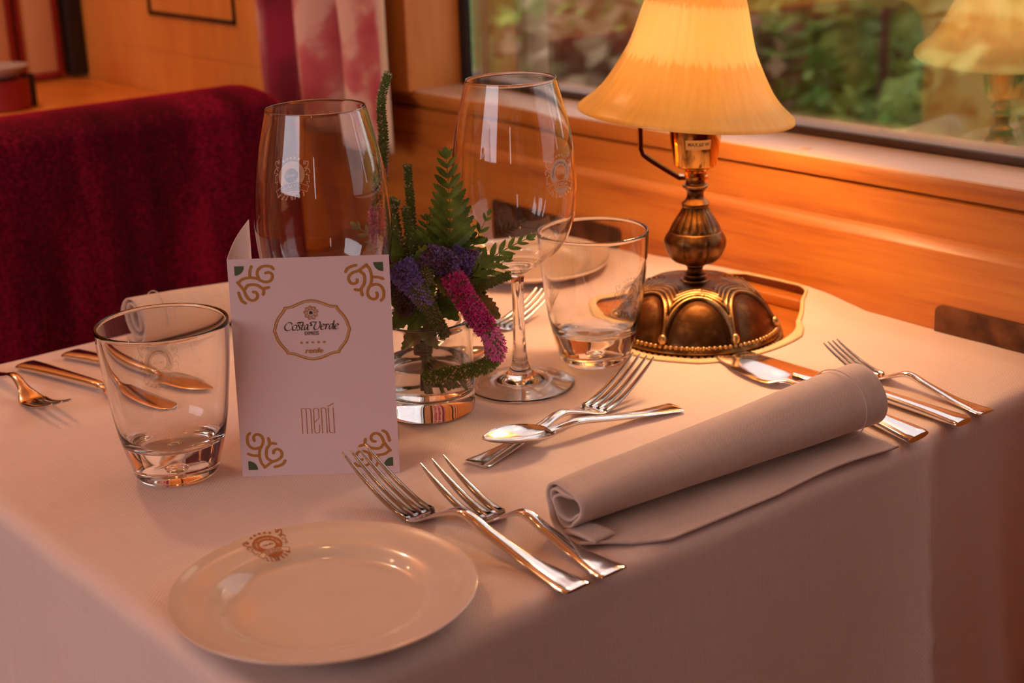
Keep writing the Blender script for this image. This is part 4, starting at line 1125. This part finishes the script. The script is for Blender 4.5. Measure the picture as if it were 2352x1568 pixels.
def spike(pts, r0, r1, kinds, n, label=None):
    """kinds(t) -> (material key, style, size). A flower spike with its florets."""
    path = bez([tuple(p) for p in pts], 10); keys = []; r0 *= 1.35; r1 *= 1.35; n = int(n * 1.35)
    core = tube(path, lambda t: r0 + (r1 - r0) * t * .999, 8).build('flower_spike', M['bud'], bq)
    b = MB(); m_ = len(path) - 1
    for i in range(n):
        t_ = (i + .5) / n; f = t_ * m_; k = min(int(f), m_ - 1); p = path[k].lerp(path[k + 1], f - k)
        d = (path[k + 1] - path[k]).normalized(); s = d.orthogonal().normalized(); u = d.cross(s)
        a = i * 2.399963; rad = s * cos(a) + u * sin(a); rr = r0 + (r1 - r0) * t_
        key, style, sz = kinds(t_)
        if key not in keys: keys.append(key)
        c = p + rad * rr * .75; dd = rad + d * .35 + Vector((R_.uniform(-.2, .2),) * 3)
        (floret if style == 'f' else bud)(b, c, dd, sz * R_.uniform(.8, 1.25), *( (keys.index(key),) if style == 'f' else (sz * .32, keys.index(key))))
    o = b.build('florets', [M[k] for k in keys], core, False)
    if label: core['label'] = label
    return core
rnd = lambda a, *o: a if R_.random() < .62 else R_.choice(o)
# tall thin spike: pink low down, green at the tip
spike([B(905, 640, -.012), B(872, 540, -.014), B(873, 440, -.014), B(880, 340, -.014), B(876, 260, -.014), B(893, 203, -.014)], .0034, .0012,
      lambda t: (rnd('pink2', 'pink', 'bud_tip'), 'f', .0052) if t < .30 else ((rnd('bud', 'bud_tip', 'pink2'), 'b', .0032) if t < .55 else (rnd('bud', 'bud', 'bud_tip'), 'b', .0024)), 620, 'tall thin spike, rose below and green at the tip')
spike([B(955, 640, .0), B(948, 560, 0), B(943, 470, 0), B(937, 402, 0)], .0026, .0013, lambda t: (rnd('bud', 'bud', 'bud_tip'), 'b', .0024), 300, 'short green spike')
spike([B(930, 650, .01), B(918, 580, .012), B(905, 500, .012), B(912, 478, .012)], .0032, .0020, lambda t: (rnd('bud', 'bud_tip'), 'b', .0026), 240)
spike([B(955, 640, .012), B(945, 560, .012), B(935, 495, .012)], .0026, .0014, lambda t: (rnd('bud', 'bud', 'bud_tip'), 'b', .0024), 200)
spike([B(975, 650, -.01), B(960, 600, .0), B(985, 590, .004)], .0030, .0020, lambda t: (rnd('bud', 'bud_tip'), 'b', .0026), 160)
spike([B(1060, 700, .01), B(1110, 672, .012), B(1180, 648, .012)], .0030, .0016, lambda t: (rnd('bud', 'bud'), 'b', .0024), 220, 'green spike leaning towards the wine glass')
# purple heads
spike([B(925, 625, .022), B(945, 650, .026), B(975, 690, .030), B(1005, 735, .030), B(1030, 778, .028)], .0068, .0018,
      lambda t: ((rnd('purple', 'purple2', 'purple'), 'f', .0055) if t < .36 else ((rnd('greyg', 'purple'), 'b', .0036) if t < .6 else (rnd('greyg', 'bud'), 'b', .0030))), 520, 'violet spike hanging down and fading to green')
spike([B(985, 605, .015), B(1015, 612, .018), B(1050, 625, .018)], .0068, .0050, lambda t: (rnd('purple2', 'purple'), 'f', .0050), 300, 'faded violet spike')
spike([B(1075, 590, .01), B(1065, 620, .012), B(1052, 645, .012)], .0055, .0040, lambda t: (rnd('purple', 'purple2'), 'f', .0052), 220)
spike([B(905, 660, .015), B(925, 690, .02), B(935, 720, .02)], .0060, .0035, lambda t: (rnd('purple2', 'greyg'), 'f', .0046), 220)
spike([B(990, 620, .02), B(985, 650, .026), B(992, 668, .028)], .0034, .0020, lambda t: (rnd('greyg', 'bud'), 'b', .0030), 120)
# magenta spike curling down round the vase
spike([B(1045, 650, .020), B(1072, 690, .028), B(1105, 735, .034), B(1140, 778, .036), B(1153, 812, .036), B(1138, 842, .036), B(1100, 855, .038), B(1050, 862, .040), B(1000, 868, .042), B(988, 872, .042)], .0050, .0027,
      lambda t: ((rnd('pink', 'pink', 'pink2', 'bud'), 'f', .0050) if t < .30 else ((rnd('pink2', 'pink', 'bud'), 'b', .0042) if t < .50 else (rnd('bud', 'bud_tip', 'bud'), 'b', .0028))), 1150, 'magenta spike curling down round the vase, green at the tip')
# serrated leaflets
def leaflet(b, base, tip, side, w_, teeth=6, curl=.1, mi=0):
    d = tip - base; l = d.length; d = d / l; s = side - d * side.dot(d); s = s.normalized(); nn_ = d.cross(s)
    n = teeth * 2; mid = []; lf = []; rt_ = []
    for k in range(n + 1):
        t_ = k / n; c = base + d * (l * t_) - nn_ * (curl * l * t_ * t_)
        wd = w_ * (sin(pi * min(.98, t_ * .90 + .10)) ** .8) * (1.10 if k % 2 else .88)
        if k == n: wd = w_ * .04
        mid.append(c); lf.append(c + s * wd + nn_ * (wd * .25) + d * (.035 * l if k % 2 else 0)); rt_.append(c - s * wd + nn_ * (wd * .25) + d * (.04 * l if k % 2 else 0))
    vs = mid + lf + rt_; q_ = n + 1; fs = []
    for k in range(n): fs += [(k, k + 1, q_ + k + 1, q_ + k), (k + 1, k, 2 * q_ + k, 2 * q_ + k + 1)]
    b.add(vs, fs, mi)
def fern(base, tip, bow, wmax, n=8, key='leaf', side=None, label=None, ang=50, lw=.17):
    """Pinnate leaf: leaflets in pairs along a curved rib."""
    side = side or vb; mid = (base + tip) / 2 + bow; path = bez([tuple(base), tuple(mid), tuple(tip)], 12); m_ = len(path) - 1
    b = MB(); tube(path, lambda t: .0007 * (1 - .7 * t), 6, b)
    for i in range(n):
        t_ = .10 + .84 * i / n; f = t_ * m_; k = min(int(f), m_ - 1); p = path[k].lerp(path[k + 1], f - k); d = (path[k + 1] - path[k]).normalized()
        s = (side - d * side.dot(d)).normalized(); nn_ = d.cross(s)
        l = wmax * (1 - .84 * t_ ** 1.1) * (.8 if i == 0 else 1)
        for sg in (-1, 1):
            a_ = radians(ang - 14 * t_); dr = d * cos(a_) + s * (sg * sin(a_)) + nn_ * R_.uniform(-.12, .12)
            leaflet(b, p, p + dr * l, d, l * lw, 8, .12)
    f_ = path[int(m_ * .88)]; leaflet(b, f_, Vector(tip), side, wmax * .09, 6, .0)
    o = b.build('fern_leaf', M[key], bq, False)
    if label: o['label'] = label
    return o
fern(B(1035, 640, .006), B(1025, 368, .006), Vector((0, 0, 0)) + vb * .002, .030, 12, label='upright dark fern leaf', ang=50, lw=.175)
fern(B(1040, 690, .012), B(1240, 562, .014), Vector((0, 0, .006)), .021, 9, 'leaf', Vector((0, 0, 1)), 'fern leaf reaching towards the wine glass', ang=42, lw=.16)
fern(B(1050, 660, .004), B(1130, 500, .0), Vector((0, 0, 0)), .018, 6, 'leaf', ang=45)
fern(B(1045, 680, .0), B(1180, 600, -.01), Vector((0, 0, -.002)), .022, 7, 'leaf', Vector((0, 0, 1)))
fern(B(1000, 640, -.006), B(905, 535, -.006), Vector((0, 0, .002)), .020, 6, 'leaf')
fern(B(960, 640, -.012), B(800, 510, -.03), Vector((0, 0, .002)), .020, 7, 'leaf_dry')
fern(B(990, 600, -.01), B(975, 500, -.02), Vector((0, 0, .002)), .018, 5, 'leaf')
def blade(base, tip, w_, bow, key='leaf', label=None, side=None, teeth=7, curl=.12):
    b = MB(); leaflet(b, base, tip, side or vb, w_, teeth, curl)
    o = b.build('leaf', M[key], bq, False)
    if label: o['label'] = label
for (p, q, w_, key) in [((1000, 600, .012), (955, 540, .016), .0050, 'leaf'), ((980, 640, .016), (1000, 690, .034), .0060, 'leaf'), ((1010, 640, .018), (1060, 700, .030), .0070, 'leaf_dry'),
                        ((1085, 690, .012), (1158, 742, .018), .0075, 'leaf_dry'), ((960, 690, .014), (905, 760, .026), .0085, 'leaf'), ((985, 700, .014), (945, 765, .028), .0085, 'leaf'),
                        ((1000, 700, .010), (1060, 740, .024), .0080, 'leaf'), ((990, 700, .018), (1010, 765, .030), .0060, 'leaf'), ((940, 660, .016), (895, 700, .026), .0085, 'leaf'),
                        ((950, 640, .018), (985, 575, .022), .0045, 'leaf'), ((920, 620, .014), (905, 560, .02), .0060, 'leaf'), ((1030, 700, .002), (1100, 690, .012), .0075, 'leaf'),
                        ((1000, 660, .0), (870, 620, .004), .010, 'leaf'), ((960, 760, .0), (1010, 800, .018), .0060, 'leaf_dry'), ((975, 770, .0), (925, 800, .016), .0070, 'leaf_dry'),
                        ((1060, 640, .004), (1120, 690, .014), .0080, 'leaf'), ((970, 640, .006), (1020, 560, .010), .0060, 'leaf'), ((935, 600, .010), (960, 650, .03), .0060, 'leaf')]:
    blade(B(*p), B(*q), w_, 0, key)
for _ in range(34):      # inner greenery
    px, py = R_.uniform(905, 1100), R_.uniform(570, 720); a = R_.uniform(0, 6.28); l = R_.uniform(30, 60)
    blade(B(px, py, R_.uniform(-.02, .012)), B(px + l * cos(a), py + l * sin(a) * .8, R_.uniform(-.02, .012)), R_.uniform(.004, .008), 0, R_.choice(['leaf', 'leaf', 'leaf', 'leaf_dry']))
# stems gathered by twine, feet in the water
for k in range(13):
    a = k * 2.4; r = .0045 * sqrt((k + .5) / 13); tie = B(972, 805, 0) + vb * (r * cos(a)) + vn * (r * sin(a))
    top = B(972 + 52 * cos(a), 690, .014 * sin(a)); foot = tie + vb * (.030 * (.50 + R_.uniform(-.55, .45))) + vn * (.014 * R_.uniform(-1, .6)); foot.z = .0165 + R_.uniform(0, .008)
    tube(bez([tuple(top), tuple(tie), tuple((tie + foot) / 2 + Vector((0, 0, .0))), tuple(foot)], 6), .00125, 8).build('stem', M['stem'], bq)
b = MB()
for k in range(4):
    c = B(972, 800 + k * 4, 0); tube([tuple(c + vb * (.0066 * cos(a)) + vn * (.0066 * sin(a)) + Vector((0, 0, .0004 * sin(3 * a)))) for a in [2 * pi * j / 24 for j in range(25)]], .0007, 6, b)
b.build('twine', M['twine'], bq)

# ------------------------------------------------------------------ outside
struct(boxm(-16, 6, 1.9, 14, -1.0, -.95).build('ground', M['soil'], None, False))
M['bank'] = mat('green_bank', srgb(96, 116, 60), .95)
L(M['bank'], ramp(M['bank'], noise_n(M['bank'], coords(M['bank']), 6, 6, .7), [(.3, srgb(58, 76, 38)), (.5, srgb(100, 118, 60)), (.7, srgb(150, 150, 96))]), P(M['bank']).inputs['Base Color'])
b = MB(); nx, ny = 120, 30
b.add([(-16 + 22 * i / nx, 4.6 + 5 * j / ny + .25 * noise.noise((i * .4, j * .4, 0)), -.96 + 3.0 * (j / ny) ** .8 + .3 * noise.noise((i * .5, j * .5, 2))) for j in range(ny + 1) for i in range(nx + 1)],
      [(j * (nx + 1) + i, j * (nx + 1) + i + 1, (j + 1) * (nx + 1) + i + 1, (j + 1) * (nx + 1) + i) for j in range(ny) for i in range(nx)])
struct(b.build('hill', M['bank']))
def leafmat(name, c1, c2):
    m = mat(name, c1, .6); i = N(m, 'ShaderNodeNewGeometry')
    L(m, ramp(m, i.outputs['Random Per Island'], [(0, c1), (1, c2)]), P(m).inputs['Base Color']); return m
LM = [leafmat('fresh_foliage', srgb(110, 160, 66), srgb(184, 206, 104)), leafmat('deep_green_foliage', srgb(84, 130, 56), srgb(146, 178, 88)), leafmat('dry_foliage', srgb(112, 108, 64), srgb(160, 134, 104))]  # leaf colours: bright green, deep green, dry brown
M['bark'] = mat('bark', srgb(86, 68, 52), .9)
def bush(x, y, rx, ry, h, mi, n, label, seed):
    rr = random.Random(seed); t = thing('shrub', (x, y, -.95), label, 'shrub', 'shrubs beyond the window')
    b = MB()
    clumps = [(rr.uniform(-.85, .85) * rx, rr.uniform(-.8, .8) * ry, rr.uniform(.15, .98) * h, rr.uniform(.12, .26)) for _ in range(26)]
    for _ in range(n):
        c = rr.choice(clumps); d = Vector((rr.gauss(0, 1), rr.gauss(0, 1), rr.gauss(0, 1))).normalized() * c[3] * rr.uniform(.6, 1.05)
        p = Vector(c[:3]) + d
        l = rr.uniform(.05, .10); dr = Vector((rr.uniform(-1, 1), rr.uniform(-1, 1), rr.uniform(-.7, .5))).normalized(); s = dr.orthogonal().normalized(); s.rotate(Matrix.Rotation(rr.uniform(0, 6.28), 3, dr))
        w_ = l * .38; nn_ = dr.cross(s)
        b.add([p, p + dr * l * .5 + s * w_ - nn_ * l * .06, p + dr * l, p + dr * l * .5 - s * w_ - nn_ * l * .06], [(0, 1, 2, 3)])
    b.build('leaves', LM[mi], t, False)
    b = MB()
    for k in range(7):
        c = clumps[k]; tube(bez([(c[0] * .1, c[1] * .1, 0), (c[0] * .5, c[1] * .5, c[2] * .5), (c[0], c[1], c[2])], 5), lambda t: .03 * (1 - .8 * t), 6, b)
    b.build('branches', M['bark'], t)
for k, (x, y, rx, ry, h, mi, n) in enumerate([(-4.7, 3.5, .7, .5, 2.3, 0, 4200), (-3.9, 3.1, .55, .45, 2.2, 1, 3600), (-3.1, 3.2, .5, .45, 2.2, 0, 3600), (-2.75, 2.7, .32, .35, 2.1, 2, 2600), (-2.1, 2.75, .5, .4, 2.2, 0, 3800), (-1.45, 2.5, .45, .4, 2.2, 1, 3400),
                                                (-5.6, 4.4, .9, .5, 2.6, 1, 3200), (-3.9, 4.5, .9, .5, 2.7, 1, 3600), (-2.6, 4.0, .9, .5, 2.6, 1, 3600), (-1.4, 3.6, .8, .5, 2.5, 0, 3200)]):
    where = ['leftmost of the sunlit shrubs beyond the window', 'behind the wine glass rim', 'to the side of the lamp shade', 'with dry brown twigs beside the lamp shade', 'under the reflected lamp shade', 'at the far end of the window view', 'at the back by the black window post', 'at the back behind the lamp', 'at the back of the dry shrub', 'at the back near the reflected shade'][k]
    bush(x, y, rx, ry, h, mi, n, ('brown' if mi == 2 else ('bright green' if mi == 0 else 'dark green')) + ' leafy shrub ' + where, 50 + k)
